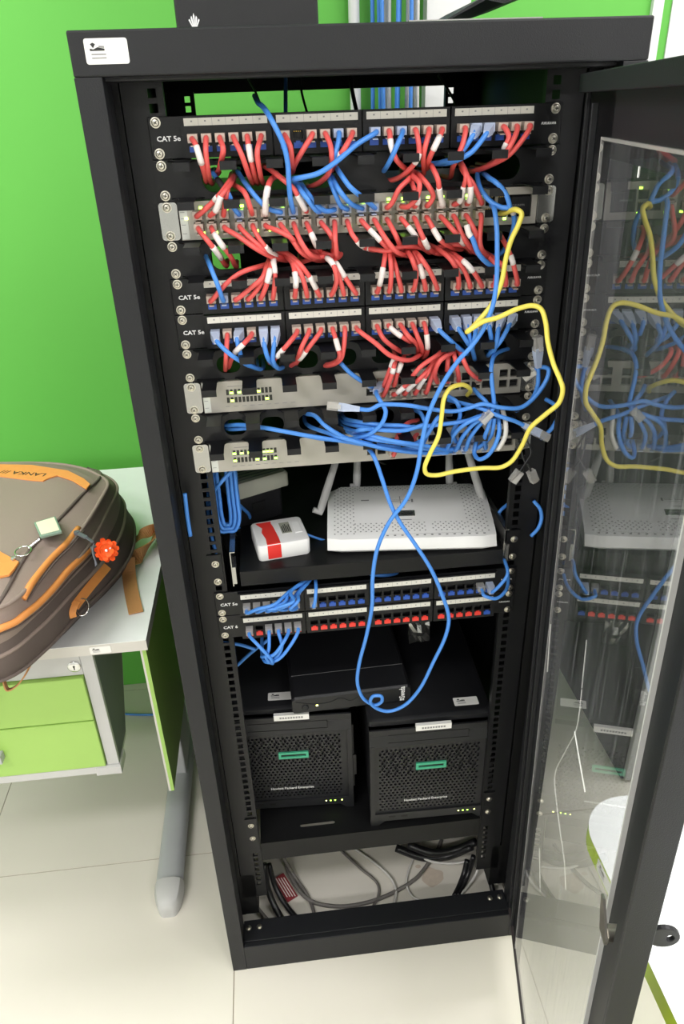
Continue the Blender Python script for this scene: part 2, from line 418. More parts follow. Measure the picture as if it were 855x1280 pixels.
# the screw, one mesh shared by every device
sb = MB(); sb.lathe((0, 0, 0), (0, -1, 0), [(0.0001, 0), (0.0058, 0), (0.0058, 0.0006), (0.0044, 0.0008), (0.0044, 0.0018), (0.0034, 0.003), (0.0014, 0.0034), (0.0001, 0.0034)], 14)
sb.cur = 1; sb.box(-0.0021, 0.0021, -0.0037, -0.003, -0.0004, 0.0004); sb.box(-0.0004, 0.0004, -0.0037, -0.003, -0.0021, 0.0021)
SCREW = sb.mesh('screw', ['screw', 'ink'], smooth=False)
def screw(parent, x, y, z, rot=None):
    return inst('screw', SCREW, parent, Matrix.Translation((x, y, z)) @ Matrix.Rotation(random.uniform(0, 1.5) if rot is None else rot, 4, 'Y'))
for x in (-0.262, -0.24, 0.245, 0.266):
    o = screw(rack, x, -0.03, 0.0745); o.matrix_local = world_of(rack).inverted() @ Matrix.Translation((x, -0.03, 0.0745)) @ Matrix.Rotation(-math.pi / 2, 4, 'X')

# asset sticker on the top bar
def sticker(parent, o, u, v, w_, h_, lines=True, name='asset_sticker', host=None):
    """rounded white tag with a little leaf logo and a text block"""
    o, u, v = V(o), V(u).normalized(), V(v).normalized(); n = u.cross(v)
    st = MB().plate(rrect(w_ / 2, h_ / 2, w_, h_, 0.0025), [], o, u, v, n * 0.0004).build(name, 'sticker', parent)
    q = MB(); f = n * 0.0006
    def poly(pts, m=0):
        q.cur = m; q.add([o + f + u * (x * w_) + v * (y * h_) for x, y in pts], [list(range(len(pts)))])
    poly([(.14, .78), (.2, .62), (.26, .78), (.2, .84)]); poly([(.12, .52), (.46, .52), (.46, .6), (.3, .66), (.2, .58), (.12, .62)])
    poly([(.32, .66), (.46, .62), (.46, .7), (.34, .72)], 1)
    for yy in (.36, .22): poly([(.14, yy), (.48, yy), (.48, yy + .05), (.14, yy + .05)], 1)
    q.build('print', ['ink', 'greyink'], st, fixn=False); return st
p0 = atY(109, 81, YF); sticker(tb, (p0.x, YF, p0.z), EX, EZ, 0.0425, 0.0222)

# ------------------------------------------------------------------ rack door: hinged at the right front post, resting against the table
th = math.radians(-11)
nn = V((math.cos(th), math.sin(th), 0)); wv = (EZ - nn * 0.0195).normalized(); uv = V((-nn.y * -1, 0, 0))
uv = V((math.sin(th), -math.cos(th), 0)); nv = wv.cross(uv).normalized()
hy = -0.052; hx = (0.285 - nn.y * hy) / nn.x
DM = Matrix((uv, nv, wv)).transposed().to_4x4(); DM.translation = V((hx, hy, 0))
door = MB()
door.box(0.004, 0.125, 0.0034, 0.0054, 0.076, 1.566)             # hinge stile flange
door.box(0.004, 0.010, -0.002, 0.0034, 0.076, 1.566)
door.box(0.048, 0.053, -0.004, 0.0034, 0.09, 1.54)
door.box(0.010, 0.58, 0.0034, 0.0054, 1.490, 1.552)              # top rail with its lip
door.box(0.016, 0.58, -0.012, 0.0054, 1.550, 1.568)
door.box(0.475, 0.5795, 0.0034, 0.0054, 0.076, 1.552)            # free stile: flange, folded edge, lip
door.box(0.5775, 0.58, -0.020, 0.0054, 0.070, 1.568)
door.box(0.562, 0.5775, -0.020, -0.018, 0.070, 1.552)
door.box(0.562, 0.564, -0.018, -0.008, 0.070, 1.552)
dm = door.mesh('door', 'rack'); do = bpy.data.objects.new('door', dm); link(do, rack, DM); do['label'] = 'open door of black frame around a clear scratched pane'
bv = do.modifiers.new('bevel', 'BEVEL'); bv.width = 0.0015; bv.segments = 2; bv.limit_method = 'ANGLE'
MB().box(0.095, 0.487, 0.0, 0.003, 0.084, 1.506).build('pane', 'pane', do, local=True, label='clear scratched acrylic pane')
part('pane_edge', 'grey_plast', do, lambda b: (b.box(0.487, 0.4895, -0.0015, 0.0033, 0.084, 1.506)), local=True)
part('pane_edge', 'clear', do, lambda b: (b.box(0.0943, 0.095, -0.0004, 0.0033, 0.084, 1.509), b.box(0.095, 0.487, -0.0004, 0.0033, 1.506, 1.509)), local=True)
part('bottom_seal', 'rubber', do, lambda b: b.box(0.008, 0.55, -0.002, 0.005, 0.076, 0.084), local=True)
def scratch(pts, r=0.0005):
    MB().tube(pts, r, 4).build('scratch', 'sticker', do, local=True)
def on_pane(px, py):
    inv = DM.inverted(); o = inv @ CAM; d = inv.to_3x3() @ ray(px, py); p = o + d * ((-0.0004 - o.y) / d.y); return p
scratch(spline([on_pane(*q) for q in ((727, 862), (724, 890), (720, 912), (706, 940), (693, 972), (695, 1000), (700, 1040), (705, 1075), (707, 1112))], 4), 0.00015)
scratch([on_pane(*q) for q in ((718, 914), (724, 950), (731, 990))], 0.00035)
scratch([on_pane(*q) for q in ((799, 208), (797, 222))], 0.0006)
scratch([on_pane(*q) for q in ((688, 780), (684, 840))], 0.0003)
scratch([on_pane(*q) for q in ((733, 800), (727, 860))], 0.00014)
scratch([on_pane(*q) for q in ((674, 1060), (675, 1115))], 0.0002)
for wz in (0.15, 0.5, 0.92, 1.36): part('hinge', 'rack_in', do, lambda b: b.cyl((-0.003, 0.006, wz), (-0.003, 0.006, wz + 0.05), 0.005, 12), local=True)
# cam lock and key
lw, lu = 0.850, 0.530
lk = part('lock', 'screw', do, lambda b: (b.lathe((lu, 0.0034, lw), (0, -1, 0), [(0.0001, 0), (0.008, 0), (0.008, 0.017), (0.0001, 0.017)], 18)), local=True, auto=True)
def cam_plate(b):
    b.plate([(lu - 0.012, lw - 0.012), (lu + 0.006, lw - 0.010), (lu + 0.009, lw), (lu - 0.002, lw + 0.010), (lu - 0.017, lw + 0.026), (lu - 0.024, lw + 0.024), (lu - 0.019, lw + 0.006)], [], (0, -0.0138, 0), EX, EZ, V((0, -0.0025, 0)))
part('lock_cam', 'screw', do, cam_plate, local=True)
def keyfn(b):
    b.cyl((lu, 0.0054, lw), (lu, 0.012, lw), 0.010, 16)
    b.box(lu - 0.001, lu + 0.001, 0.012, 0.026, lw - 0.004, lw + 0.004)
kp = part('key_shaft', 'chrome', do, keyfn, local=True)
def bow(b):
    loop = [(0.050 + 0.03 * (0.5 - 0.5 * math.cos(a)) + 0.0, 0.0) for a in (0,)]
    out = [(0.038 + 0.015 * math.cos(a), 0.0145 * math.sin(a)) for a in [2 * math.pi * i / 24 for i in range(24)]]
    hol = [(0.044 + 0.0035 * math.cos(a), 0.0045 * math.sin(a)) for a in [2 * math.pi * i / 12 for i in range(12)]]
    b.plate(out, [hol], (lu - 0.0025, 0, lw), EY, EZ, EX * 0.005)
part('key_bow', 'plastic', do, bow, local=True, bevel=0.001)

# ------------------------------------------------------------------ things on the rack's roof and on the wall behind
bxr = thing('computer_case', 'black case with a white fan-shaped emblem standing on the rack', 'computer', (-0.115, 0.35, ZTOP))
bx('case_shell', 'plastic', bxr, -0.216, -0.022, 0.25, 0.52, ZTOP, 1.95, bevel=0.004)
e0 = atY(243, 29, 0.2495)
def emblem(b):
    for k, (dx, h) in enumerate(((-0.005, 0.005), (-0.0026, 0.0085), (0, 0.0115), (0.0026, 0.0085), (0.005, 0.005))):
        t = dx * 1.25
        b.add([(e0.x + dx * .55 - .0008, 0.2493, e0.z - 0.004), (e0.x + dx * .55 + .0008, 0.2493, e0.z - 0.004), (e0.x + t + .0012, 0.2493, e0.z + h * .7), (e0.x + t, 0.2493, e0.z + h), (e0.x + t - .0012, 0.2493, e0.z + h * .7)], [(0, 1, 2, 3, 4)])
part('emblem', 'whiteink', bxr, emblem, fixn=False)
tr = thing('metal_tray', 'thin black sheet with bright edge lying on the rack', 'tray', (0.17, 0.1, ZTOP))
def tray(b):
    b.box(0.06, 0.215, 0.02, 0.26, ZTOP, ZTOP + 0.003); b.box(0.06, 0.215, 0.02, 0.023, ZTOP, ZTOP + 0.0085)
part('tray_sheet', 'rack', tr, tray); bx('tray_edge', 'ear', tr, 0.06, 0.215, 0.018, 0.02, ZTOP + 0.006, ZTOP + 0.0085)
br = thing('angle_bracket', 'black bent sheet metal piece resting on the thin tray', 'bracket', (0.15, 0.1, ZTOP + 0.006))
def bent(b):
    z0 = ZTOP + 0.009
    prof = [(0.105, z0), (0.150, z0 + 0.022), (0.205, z0 + 0.026), (0.210, z0 + 0.024), (0.172, z0 + 0.014), (0.151, z0 + 0.018), (0.108, z0 - 0.0005)]
    b.plate(prof, [], (0, 0.03, 0), EX, EZ, EY * 0.2)
part('bent_sheet', 'rack', br, bent)
wt = tag(part('cable_trunking', 'white_wall', None, lambda b: b.box(0.245, 0.335, WY - 0.04, WY, 0.9, 2.3)), 'white plastic cable trunking on the green wall behind the rack', 'trunking')
tag(part('conduit_pipe', 'pvc', None, lambda b: b.cyl((0.099, WY - 0.016, 0.3), (0.099, WY - 0.016, 2.79), 0.0115, 16), auto=True), 'white conduit pipe on the green wall behind the rack', 'pipe')
def wallcable(x, y, mt, lab, wob):
    pts = [(x + wob * math.sin(z * 5 + x * 90), y, z) for z in [0.7 + 0.2 * i for i in range(11)]]
    tag(MB().tube(spline(pts, 3), 0.0042, 6).build('wall_cable', mt, None, smooth=True), lab, 'cable', 'cables hanging down the wall behind the rack')
for k in range(11):
    cl = 'b' if k in (0, 1, 2, 5, 6, 8) else 'w'
    wallcable(0.132 + 0.0095 * k + 0.004 * (k % 2), WY - 0.03 - 0.012 * (k % 3), cl, '%s cable hanging down the wall, %s to the right of the conduit pipe' % ({'b': 'blue', 'w': 'white'}[cl], ordn(k)), 0.003)

# ------------------------------------------------------------------ right: table that stops the door, cabinet beyond
tz = 0.72
rt = thing('work_table', 'white table with rounded corner and lime edge behind the rack door', 'table', (0.8, -1.2, 0))
def arc(cx, cy, r, a0, a1, n=10): return [(cx + r * math.cos(math.radians(a0 + (a1 - a0) * i / n)), cy + r * math.sin(math.radians(a0 + (a1 - a0) * i / n))) for i in range(n + 1)]
tx0, ty1 = 0.232, -0.318
outl = [(tx0, -2.0), (1.5, -2.0), (1.5, ty1)] + arc(tx0 + 0.062, ty1 - 0.062, 0.062, 90, 180, 10)
part('table_top', 'desk', rt, lambda b: b.plate(outl, [], (0, 0, tz - 0.001), EX, EY, EZ * 0.001))
part('edge_band', 'edge_lime', rt, lambda b: b.plate(outl, [], (0, 0, tz - 0.027), EX, EY, EZ * 0.026))
for x, y in ((0.36, -0.6), (1.4, -0.5), (0.36, -1.85), (1.4, -1.85)): part('leg', 'grey_metal', rt, lambda b: b.box(x, x + 0.05, y, y + 0.05, 0, tz - 0.027), bevel=0.003)
sp = atZ(742, 1066, tz - 0.014)
sticker(rt, (tx0 - 0.0001, -0.40, tz - 0.024), -EY, EZ, 0.045, 0.02)
cb = thing('steel_cabinet', 'dark sided cabinet standing on the floor beyond the rack door', 'cabinet', (0.95, 0.55, 0))
bx('cabinet_body', 'hole', cb, 0.69, 1.3, 0.292, 0.80, 0.0, 1.5)
for k in range(2): bx('cabinet_door', 'grey_metal', cb, 0.692 + 0.304 * k, 0.994 + 0.304 * k, 0.276, 0.292, 0.01, 1.49, bevel=0.003)
# ------------------------------------------------------------------ rack devices
def port_x(i): return -0.192 + 0.1035 * (i // 6) + 0.0153 * (i % 6)
def zmid(u): return uz(u) - 0.357 * U
jb = MB()                                                     # one jack: hollow socket with a lip
def cup(b, w_, h_, d, t=0.0012):
    b.box(-w_ / 2 - t, w_ / 2 + t, d, d + t, -h_ / 2 - t, h_ / 2 + t)
    b.box(-w_ / 2 - t, -w_ / 2, 0, d, -h_ / 2 - t, h_ / 2 + t); b.box(w_ / 2, w_ / 2 + t, 0, d, -h_ / 2 - t, h_ / 2 + t)
    b.box(-w_ / 2, w_ / 2, 0, d, -h_ / 2 - t, -h_ / 2); b.box(-w_ / 2, w_ / 2, 0, d, h_ / 2, h_ / 2 + t)
cup(jb, 0.0118, 0.0085, 0.012)
jb.cur = 1
for k in range(4): jb.box(-0.0042 + 0.0024 * k, -0.0032 + 0.0024 * k, 0.004, 0.012, 0.0025, 0.0035)
JACK = jb.mesh('jack', ['hole', 'gold'])
def tabmesh(mt):
    b = MB(); b.box(-0.0052, 0.0052, -0.0022, 0.0, -0.0030, 0.0030); b.box(-0.0026, 0.0026, -0.0016, 0.0, 0.003, 0.0048)
    return b.mesh('latch_tab', mt)
TAB = {c: tabmesh(c) for c in ('blue_tab', 'red_tab')}
PANEL_FRONT = -0.010
def patch_panel(u, label, txt, tabs):
    zc = zmid(u)
    t = thing('patch_bay', label, 'patch panel', (0, 0, zc - 0.0217))
    bx('panel_plate', 'panel', t, -0.2413, 0.2413, -0.003, 0.0, zc - 0.0217, zc + 0.0217, bevel=0.0008)
    for g in range(4):
        x0 = port_x(6 * g) - 0.0125; x1 = port_x(6 * g + 5) + 0.0125
        holes = []
        for k in range(6):
            cx = port_x(6 * g + k)
            holes.append([(cx - 0.0059, zc - 0.0052), (cx + 0.0059, zc - 0.0052), (cx + 0.0059, zc + 0.0033), (cx - 0.0059, zc + 0.0033)])
        pm = MB().plate([(x0, zc - 0.0212), (x1, zc - 0.0212), (x1, zc + 0.0212), (x0, zc + 0.0212)], holes, (0, PANEL_FRONT, 0), EX, EZ, EY * 0.007).build('port_module', 'panel', t)
        s = bx('label_strip', 'strip', t, port_x(6 * g) - 0.0085, port_x(6 * g + 5) + 0.0085, PANEL_FRONT - 0.0012, PANEL_FRONT, zc + 0.0115, zc + 0.0192)
        pr_ = MB()
        for k in range(1, 6):
            x = port_x(6 * g + k) - 0.00765; pr_.box(x - 0.00015, x + 0.00015, PANEL_FRONT - 0.0014, PANEL_FRONT - 0.0011, zc + 0.0115, zc + 0.0192)
        for k in range(6):
            x = port_x(6 * g + k); pr_.box(x - 0.001, x + 0.001, PANEL_FRONT - 0.0014, PANEL_FRONT - 0.0011, zc + 0.0152, zc + 0.0168)
        pr_.build('print', 'greyink', s)
    for i in range(24):
        j = inst('jack', JACK, t, Matrix.Translation((port_x(i), PANEL_FRONT + 0.0002, zc - 0.00095)))
        inst('latch_tab', TAB[tabs(i)], j, Matrix.Translation((port_x(i), PANEL_FRONT, zc - 0.0122)))
    for x in (-0.2325, 0.2325):
        for dz in (0.015875, -0.015875): screw(t, x, -0.003, zc + dz)
    text('lettering', txt, 0.0072, (-0.2335, -0.0034, zc - 0.001), EX, EZ, 'whiteink', t, bold=0.0002, sx=1.15)
    text('lettering', 'FURUKAWA', 0.0036, (0.2165, -0.0034, zc + 0.0005), EX, EZ, 'whiteink', t, bold=0.0001, sx=0.9, shear=0.2)
    return t
blue = lambda i: 'blue_tab'
P = {'P1': 0, 'P2': 4, 'P3': 5, 'P4': 14.66, 'P5': 15.66}
patch_panel(P['P1'], 'black 24 port patch panel marked CAT 5e, topmost in the rack', 'CAT 5e', blue)
patch_panel(P['P2'], 'black CAT 5e patch panel whose red cables rise to the manager above', 'CAT 5e', blue)
patch_panel(P['P3'], 'black CAT 5e patch panel with red and blue cables drooping below it', 'CAT 5e', blue)
patch_panel(P['P4'], 'black CAT 5e patch panel with mostly empty blue ports below router shelf', 'CAT 5e', blue)
patch_panel(P['P5'], 'black patch panel marked CAT 6 with a row of red port tabs', 'CAT 6', lambda i: 'blue_tab' if i == 23 else 'red_tab')

# --- cable managers: slotted plate with nine pairs of bent fingers
fb = MB()
def fingershape(wr, wt, L):
    return [(-wr / 2, 0), (-wr / 2 + 0.003, 0.004), (-wt / 2 - 0.002, 0.009), (-wt / 2, 0.015), (-wt / 2, L), (wt / 2, L), (wt / 2, 0.015), (wt / 2 + 0.002, 0.009), (wr / 2 - 0.003, 0.004), (wr / 2, 0)]
fb.plate(fingershape(0.038, 0.0185, 0.046), [], (0, 0, 0), EX, -EY, EZ * 0.0015)
fb.box(-0.00925, 0.00925, -0.0475, -0.046, -0.0075, 0.0015)
FINGER = fb.mesh('finger', 'panel')
def manager(u, label, arches, tags=True):
    zc = zmid(u)
    t = thing('cable_manager', label, 'cable manager', (0, 0, zc - 0.0217))
    if arches:
        holes = [rrect(-0.1803 + 0.0515 * k, zc - 0.001, 0.031, 0.023, 0.0105, 6) for k in range(8)]
    else:
        holes = [rrect(-0.109, zc, 0.158, 0.029, 0.0144, 8), rrect(0.112, zc, 0.165, 0.029, 0.0144, 8)]
    MB().plate([(-0.2413, zc - 0.0217), (0.2413, zc - 0.0217), (0.2413, zc + 0.0217), (-0.2413, zc + 0.0217)], holes, (0, -0.003, 0), EX, EZ, EY * 0.003).build('plate', 'panel', t)
    for k in range(9):
        for dz in (0.0195, -0.0205): inst('finger', FINGER, t, Matrix.Translation((-0.206 + 0.0515 * k, -0.003, zc + dz)))
    for x in (-0.2325, 0.2325):
        for dz in (0.015875, -0.015875): screw(t, x, -0.003, zc + dz)
    return t
manager(1, 'black cable manager with red cables through it, just below topmost patch panel', False)
manager(3, 'black cable manager crossed by a thick red cable tangle, below the uppermost switch', False)
manager(6, 'black finger cable manager right under the drooping red and blue plugs', True)
manager(8, 'black finger cable manager with a bundle of blue cables through its openings', True)

# --- network switches
pb = MB(); cup(pb, 0.0118, 0.0105, 0.013); pb.cur = 1
for k in range(4): pb.box(-0.0042 + 0.0024 * k, -0.0032 + 0.0024 * k, 0.004, 0.013, 0.0035, 0.0045)
PORT = pb.mesh('port', ['hole', 'gold'])
LEDM = {k: MB().box(-0.0019, 0.0019, -0.0006, 0, -0.0013, 0.0013).mesh('led', k) for k in ('led', 'led_y', 'led_off')}
def sw_x(i): return -0.197 + 0.0155 * i + 0.0022 * (i // 3)
def net_switch(u, label, cols, depth=0.17, full=False):
    zc = zmid(u); t = thing('network_switch', label, 'network switch', (0, 0, zc - 0.0217))
    bx('chassis', 'panel', t, -0.2185, 0.2185, 0.0, depth, zc - 0.021, zc + 0.021)
    holes = []; hs = []
    for cx in cols:
        for dz in (0.0068, -0.0068):
            holes.append([(cx - 0.0059, zc + dz - 0.00525), (cx + 0.0059, zc + dz - 0.00525), (cx + 0.0059, zc + dz + 0.00525), (cx - 0.0059, zc + dz + 0.00525)]); hs.append((cx, zc + dz))
    if full: bay = [(0.183, 0.212, zc - 0.013, zc + 0.013)]
    else: bay = [(0.188, 0.200, zc + 0.002, zc + 0.013), (0.188, 0.200, zc - 0.013, zc - 0.002), (0.203, 0.215, zc + 0.002, zc + 0.013), (0.203, 0.215, zc - 0.013, zc - 0.002)]
    for a, c, e, f in bay: holes.append([(a, e), (c, e), (c, f), (a, f)])
    MB().plate([(-0.219, zc - 0.0215), (0.219, zc - 0.0215), (0.219, zc + 0.0215), (-0.219, zc + 0.0215)], holes, (0, -0.006, 0), EX, EZ, EY * 0.006).build('face_plate', 'switch', t)
    for x, z in hs: inst('port', PORT, t, Matrix.Translation((x, -0.0058, z)))
    for a, c, e, f in bay:
        o = MB(); o.box(a, c, -0.001, 0.0, e, f); o.box(a + 0.001, c - 0.001, -0.004, -0.001, (e + f) / 2 - 0.001, (e + f) / 2 + 0.001); o.build('module_bay', 'hole', t)
    if full:
        bx('module_plate', 'panel', t, 0.1855, 0.2095, -0.0085, -0.004, zc - 0.0105, zc + 0.0105)
        text('lettering', 'FURUKAWA', 0.0035, (0.187, -0.0088, zc + 0.001), EX, EZ, 'greyink', t, sx=0.8)
    part('front_label', 'switch_w', t, lambda b: b.box(-0.2185, -0.2095, -0.0066, -0.006, zc - 0.0205, zc + 0.0205))
    q = MB()
    for dz in (0.010, 0.003, -0.004, -0.014): q.box(-0.2175, -0.2125, -0.0069, -0.0066, zc + dz - 0.0003, zc + dz + 0.0003)
    q.build('print', 'greyink', t)
    inst('led', LEDM['led_y'], t, Matrix.Translation((-0.2112, -0.0066, zc + 0.003)))
    for s in (-1, 1):
        x0, x1 = sorted((s * 0.2205, s * 0.2425))
        e = MB().plate(rrect((x0 + x1) / 2, zc, 0.022, 0.0425, 0.004), [], (0, -0.0045, 0), EX, EZ, EY * 0.0045).build('mounting_ear', 'ear', t, bevel=0.0008)
        for dz in (0.015875, -0.015875): screw(e, s * 0.2325, -0.0045, zc + dz)
    if full:
        for i in range(24):
            if i in (8, 9, 10): continue
            for dz, keep in ((0.0142, i % 3 != 1), (-0.0142, i % 5 != 2)):
                if keep: inst('led', LEDM['led'], t, Matrix.Translation((sw_x(i) + 0.004, -0.006, zc + dz)))
    else:
        for r in range(2):
            for k in range(12):
                on = random.random() < 0.4
                x = -0.1855 + 0.0052 * k; z = zc + (0.0062 if r == 0 else -0.0048)
                wdw = bx('led_window', 'led_off', t, x - 0.0018, x + 0.0018, -0.0064, -0.006, z - 0.0038, z + 0.0038)
                if on: inst('led', LEDM['led'], wdw, Matrix.Translation((x, -0.0063, z - 0.001)))
        q = MB()
        for k in range(9): q.box(-0.19 + 0.011 * k, -0.184 + 0.011 * k, -0.0064, -0.006, zc - 0.0142, zc - 0.0136)
        q.box(-0.185, -0.163, -0.0064, -0.006, zc + 0.0138, zc + 0.0144); q.box(-0.160, -0.150, -0.0064, -0.006, zc + 0.0138, zc + 0.0144)
        q.build('print', 'greyink', t)
    return t
SW_COLS = [sw_x(i) for i in range(24)]
net_switch(2, 'grey 48 port network switch full of red cables and lit green lights', SW_COLS, full=True, depth=0.34)
net_switch(7, 'grey network switch with loose clear plug lying against its blank middle', [0.008 + 0.0147 * i for i in range(12)])
net_switch(9, 'grey network switch, lowest of three, under the sweep of blue cables', [0.008 + 0.0147 * i for i in range(12)])

# --- router shelf
SZ = 0.932
sh = thing('rack_shelf', 'black pull out shelf in the rack carrying white router', 'shelf', (0, 0.2, SZ - 0.026))
part('tray', 'rack_in', sh, lambda b: (b.box(-0.197, 0.213, -0.012, 0.43, SZ - 0.002, SZ), b.box(-0.197, 0.213, -0.014, -0.012, SZ - 0.026, SZ)), bevel=0.0006)
for s in (-1, 1):
    xa = -0.2095 if s < 0 else 0.215
    part('slide', 'ear', sh, lambda b: (b.box(xa, xa + 0.0015, -0.006, 0.40, SZ - 0.03, SZ + 0.03), b.box(xa - (0.0 if s < 0 else 0.0), xa + 0.008, -0.006, 0.40, SZ + 0.03, SZ + 0.0315), b.box(xa + 0.0015, xa + 0.007, -0.012, 0.02, SZ - 0.022, SZ + 0.008)))
    part('bracket', 'panel', sh, lambda b: (b.box(s * 0.2325 - 0.012, s * 0.2325 + 0.0095, -0.003, 0.0, SZ - 0.029, SZ + 0.027)))
    for uu in (13.32, 14.04): screw(sh, s * 0.2325, -0.003, uz(uu))

# --- white router
ra = math.radians(-6.1)
RM = Matrix.Translation((-0.0605, 0.010, SZ)) @ Matrix.Rotation(ra, 4, 'Z')
rt_ = thing('wifi_router', 'white router with four antennas on the black rack shelf', 'router', mw=RM)
RW, RD = 0.263, 0.15
def rprof(t):            # height of the top along the depth
    return 0.028 + 0.020 * (t / RD) + 0.004 * math.sin(math.pi * t / RD)
def routershell(b):
    rings = []
    for i in range(13):
        x = RW * i / 12; e = min(x, RW - x); inset = 0.010 * max(0, 1 - e / 0.022) ** 2
        ring = [(x, 0.006 + inset * .5, 0.003), (x, 0.0 + inset * .3, 0.009), (x, 0.001 + inset, 0.022 - inset * .4)]
        for k in range(9):
            y = 0.004 + inset + (RD - 0.008 - 2 * inset) * k / 8
            ring.append((x, y, rprof(y) - (0.002 if k in (0, 8) else 0) - inset * 0.5))
        ring += [(x, RD - inset, 0.035), (x, RD - 0.004 - inset, 0.003)]
        rings.append([V(p) for p in ring])
    b.rings(rings)
part('shell', 'white', rt_, routershell, local=True, auto=True)
part('foot_strip', 'greyink', rt_, lambda b: b.box(0.02, RW - 0.02, 0.012, RD - 0.012, 0.0, 0.0035), local=True)
def rp(x, y): return V((x, y, rprof(y) + 0.0003))
def slots(b):
    def dot(x, y, r=0.0011):
        b.add([rp(x - r, y - r), rp(x + r, y - r), rp(x + r, y + r), rp(x - r, y + r)], [(0, 1, 2, 3)])
    for c in range(7):
        for r in range(24):
            if (c + r) % 2 == 0:
                y = 0.014 + 0.005 * r
                dot(0.012 + 0.005 * c, y); dot(RW - 0.012 - 0.005 * c, y)
    for c in range(42):
        for r in range(5):
            if (c + r) % 2 == 0 and c not in (12, 13, 27, 28): dot(0.044 + 0.0042 * c, 0.018 + 0.0045 * r)
    for r in range(4):
        for c in range(58):
            if (c + r) % 2: dot(0.018 + 0.004 * c, 0.128 + 0.0045 * r, 0.0009)
part('vent_hole', 'greyink', rt_, slots, local=True, fixn=False)['kind'] = 'stuff'
def rprint(b):
    def bar(x0, x1, y0, y1): b.add([rp(x0, y0), rp(x1, y0), rp(x1, y1), rp(x0, y1)], [(0, 1, 2, 3)])
    bar(0.105, 0.118, 0.0925, 0.094); bar(0.123, 0.135, 0.0925, 0.094); bar(0.100, 0.103, 0.089, 0.098); bar(0.137, 0.140, 0.089, 0.098)
    bar(0.1185, 0.1195, 0.085, 0.107); bar(0.106, 0.133, 0.088, 0.0885); bar(0.106, 0.133, 0.097, 0.0975); bar(0.113, 0.125, 0.074, 0.076); bar(0.055, 0.068, 0.096, 0.099); bar(0.116, 0.134, 0.0425, 0.044)
    for k in range(14): bar(0.092 + 0.0115 * k, 0.0955 + 0.0115 * k, 0.0065, 0.009)
    bar(0.09, RW - 0.02, 0.0105, 0.0108)
part('print', 'greyink', rt_, rprint, local=True, fixn=False)
part('name_label', 'ear', rt_, lambda b: b.hexa([rp(0.104, 0.052), rp(0.140, 0.052), rp(0.140, 0.066), rp(0.104, 0.066)], [p + V((0, 0, 0.0006)) for p in (rp(0.104, 0.052), rp(0.140, 0.052), rp(0.140, 0.066), rp(0.104, 0.066))]), local=True)
part('name_print', 'ink', rt_, lambda b: [b.add([rp(x, y) + V((0, 0, .0009)) for x, y in ((0.107 + .003 * k, 0.056), (0.1092 + .003 * k, 0.056), (0.1092 + .003 * k, 0.0605), (0.107 + .003 * k, 0.0605))], [(0, 1, 2, 3)]) for k in range(10)], local=True, fixn=False)
def antenna(bpt, tip):
    b0, t0 = V(bpt), V(tip); d = (t0 - b0).normalized(); sd = d.cross(EY).normalized(); fr = sd.cross(d).normalized()
    rr = []
    for f, hw, hd in ((0, .0055, .005), (.06, .0065, .0055), (.3, .0068, .0055), (.75, .0058, .005), (.97, .0048, .0042), (1, .003, .003)):
        p = b0.lerp(t0, f); rr.append([p + sd * hw * math.cos(a) + fr * hd * math.sin(a) for a in [2 * math.pi * i / 10 for i in range(10)]])
    a = MB().rings(rr).build('antenna', 'grey_plast', rt_, auto=True)
    MB().cyl(b0 - sd * 0.004, b0 + sd * 0.012 * (1 if b0.x < 0.07 else -1), 0.0048, 12).build('antenna_hinge', 'grey_plast', a, auto=True)
antenna(atY(400, 640, 0.10), atY(425, 560, 0.16)); antenna(atY(446, 608, 0.165), atY(447, 560, 0.19))
antenna(atY(562, 606, 0.145), atY(561, 552, 0.17)); antenna(atY(607, 638, 0.075), atY(577, 540, 0.13))

# --- white and red box
A, B_, Cc = atZ(324, 703, SZ), atZ(389, 692, SZ), atZ(302, 680, SZ)
ub = (B_ - A); ub.z = 0; wb = ub.length; ub.normalize(); vb = EZ.cross(ub)
XM = Matrix((ub, vb, EZ)).transposed().to_4x4(); XM.translation = A
rbx = thing('signal_box', 'small white box with a wavy red band on the rack shelf', 'device', mw=XM)
DB = 0.078
def boxshell(b):
    rr = []
    for z, i in ((0, .001), (.003, 0), (.0245, 0), (.0268, .0012), (.0275, .0035)):
        rr.append([V((x, y, z)) for x, y in rrect(wb / 2, DB / 2, wb - 2 * i, DB - 2 * i, 0.007, 4)])
    b.rings(rr)
part('shell', 'white', rbx, boxshell, local=True, auto=True)
zt = 0.0279
def band(b):
    pts = [(-0.0003, .012, .0), (0.008, .0, 0)]
    L = [(0.008, 0.079), (0.010, 0.066), (0.016, 0.054), (0.013, 0.040), (0.016, 0.020), (0.015, 0.006)]
    R = [(0.033, 0.079), (0.032, 0.066), (0.034, 0.052), (0.035, 0.036), (0.036, 0.020), (0.036, 0.006)]
    for k in range(len(L) - 1):
        b.add([(L[k][0], min(L[k][1], DB - .006), zt), (R[k][0], min(R[k][1], DB - .006), zt), (R[k + 1][0], R[k + 1][1], zt), (L[k + 1][0], L[k + 1][1], zt)], [(0, 1, 2, 3)])
    b.add([(0.015, 0.006, zt), (0.036, 0.006, zt), (0.036, 0.0028, zt), (0.015, 0.0028, zt)], [(0, 1, 2, 3)]); b.add([(0.015, 0.0028, zt), (0.036, 0.0028, zt), (0.036, -0.0006, 0.0248), (0.015, -0.0006, 0.0248)], [(0, 1, 2, 3)])
    b.add([(0.015, -0.0006, 0.0248), (0.036, -0.0006, 0.0248), (0.036, -0.0006, 0.003), (0.015, -0.0006, 0.003)], [(0, 1, 2, 3)])
part('red_band', 'red_label', rbx, band, local=True, fixn=False)
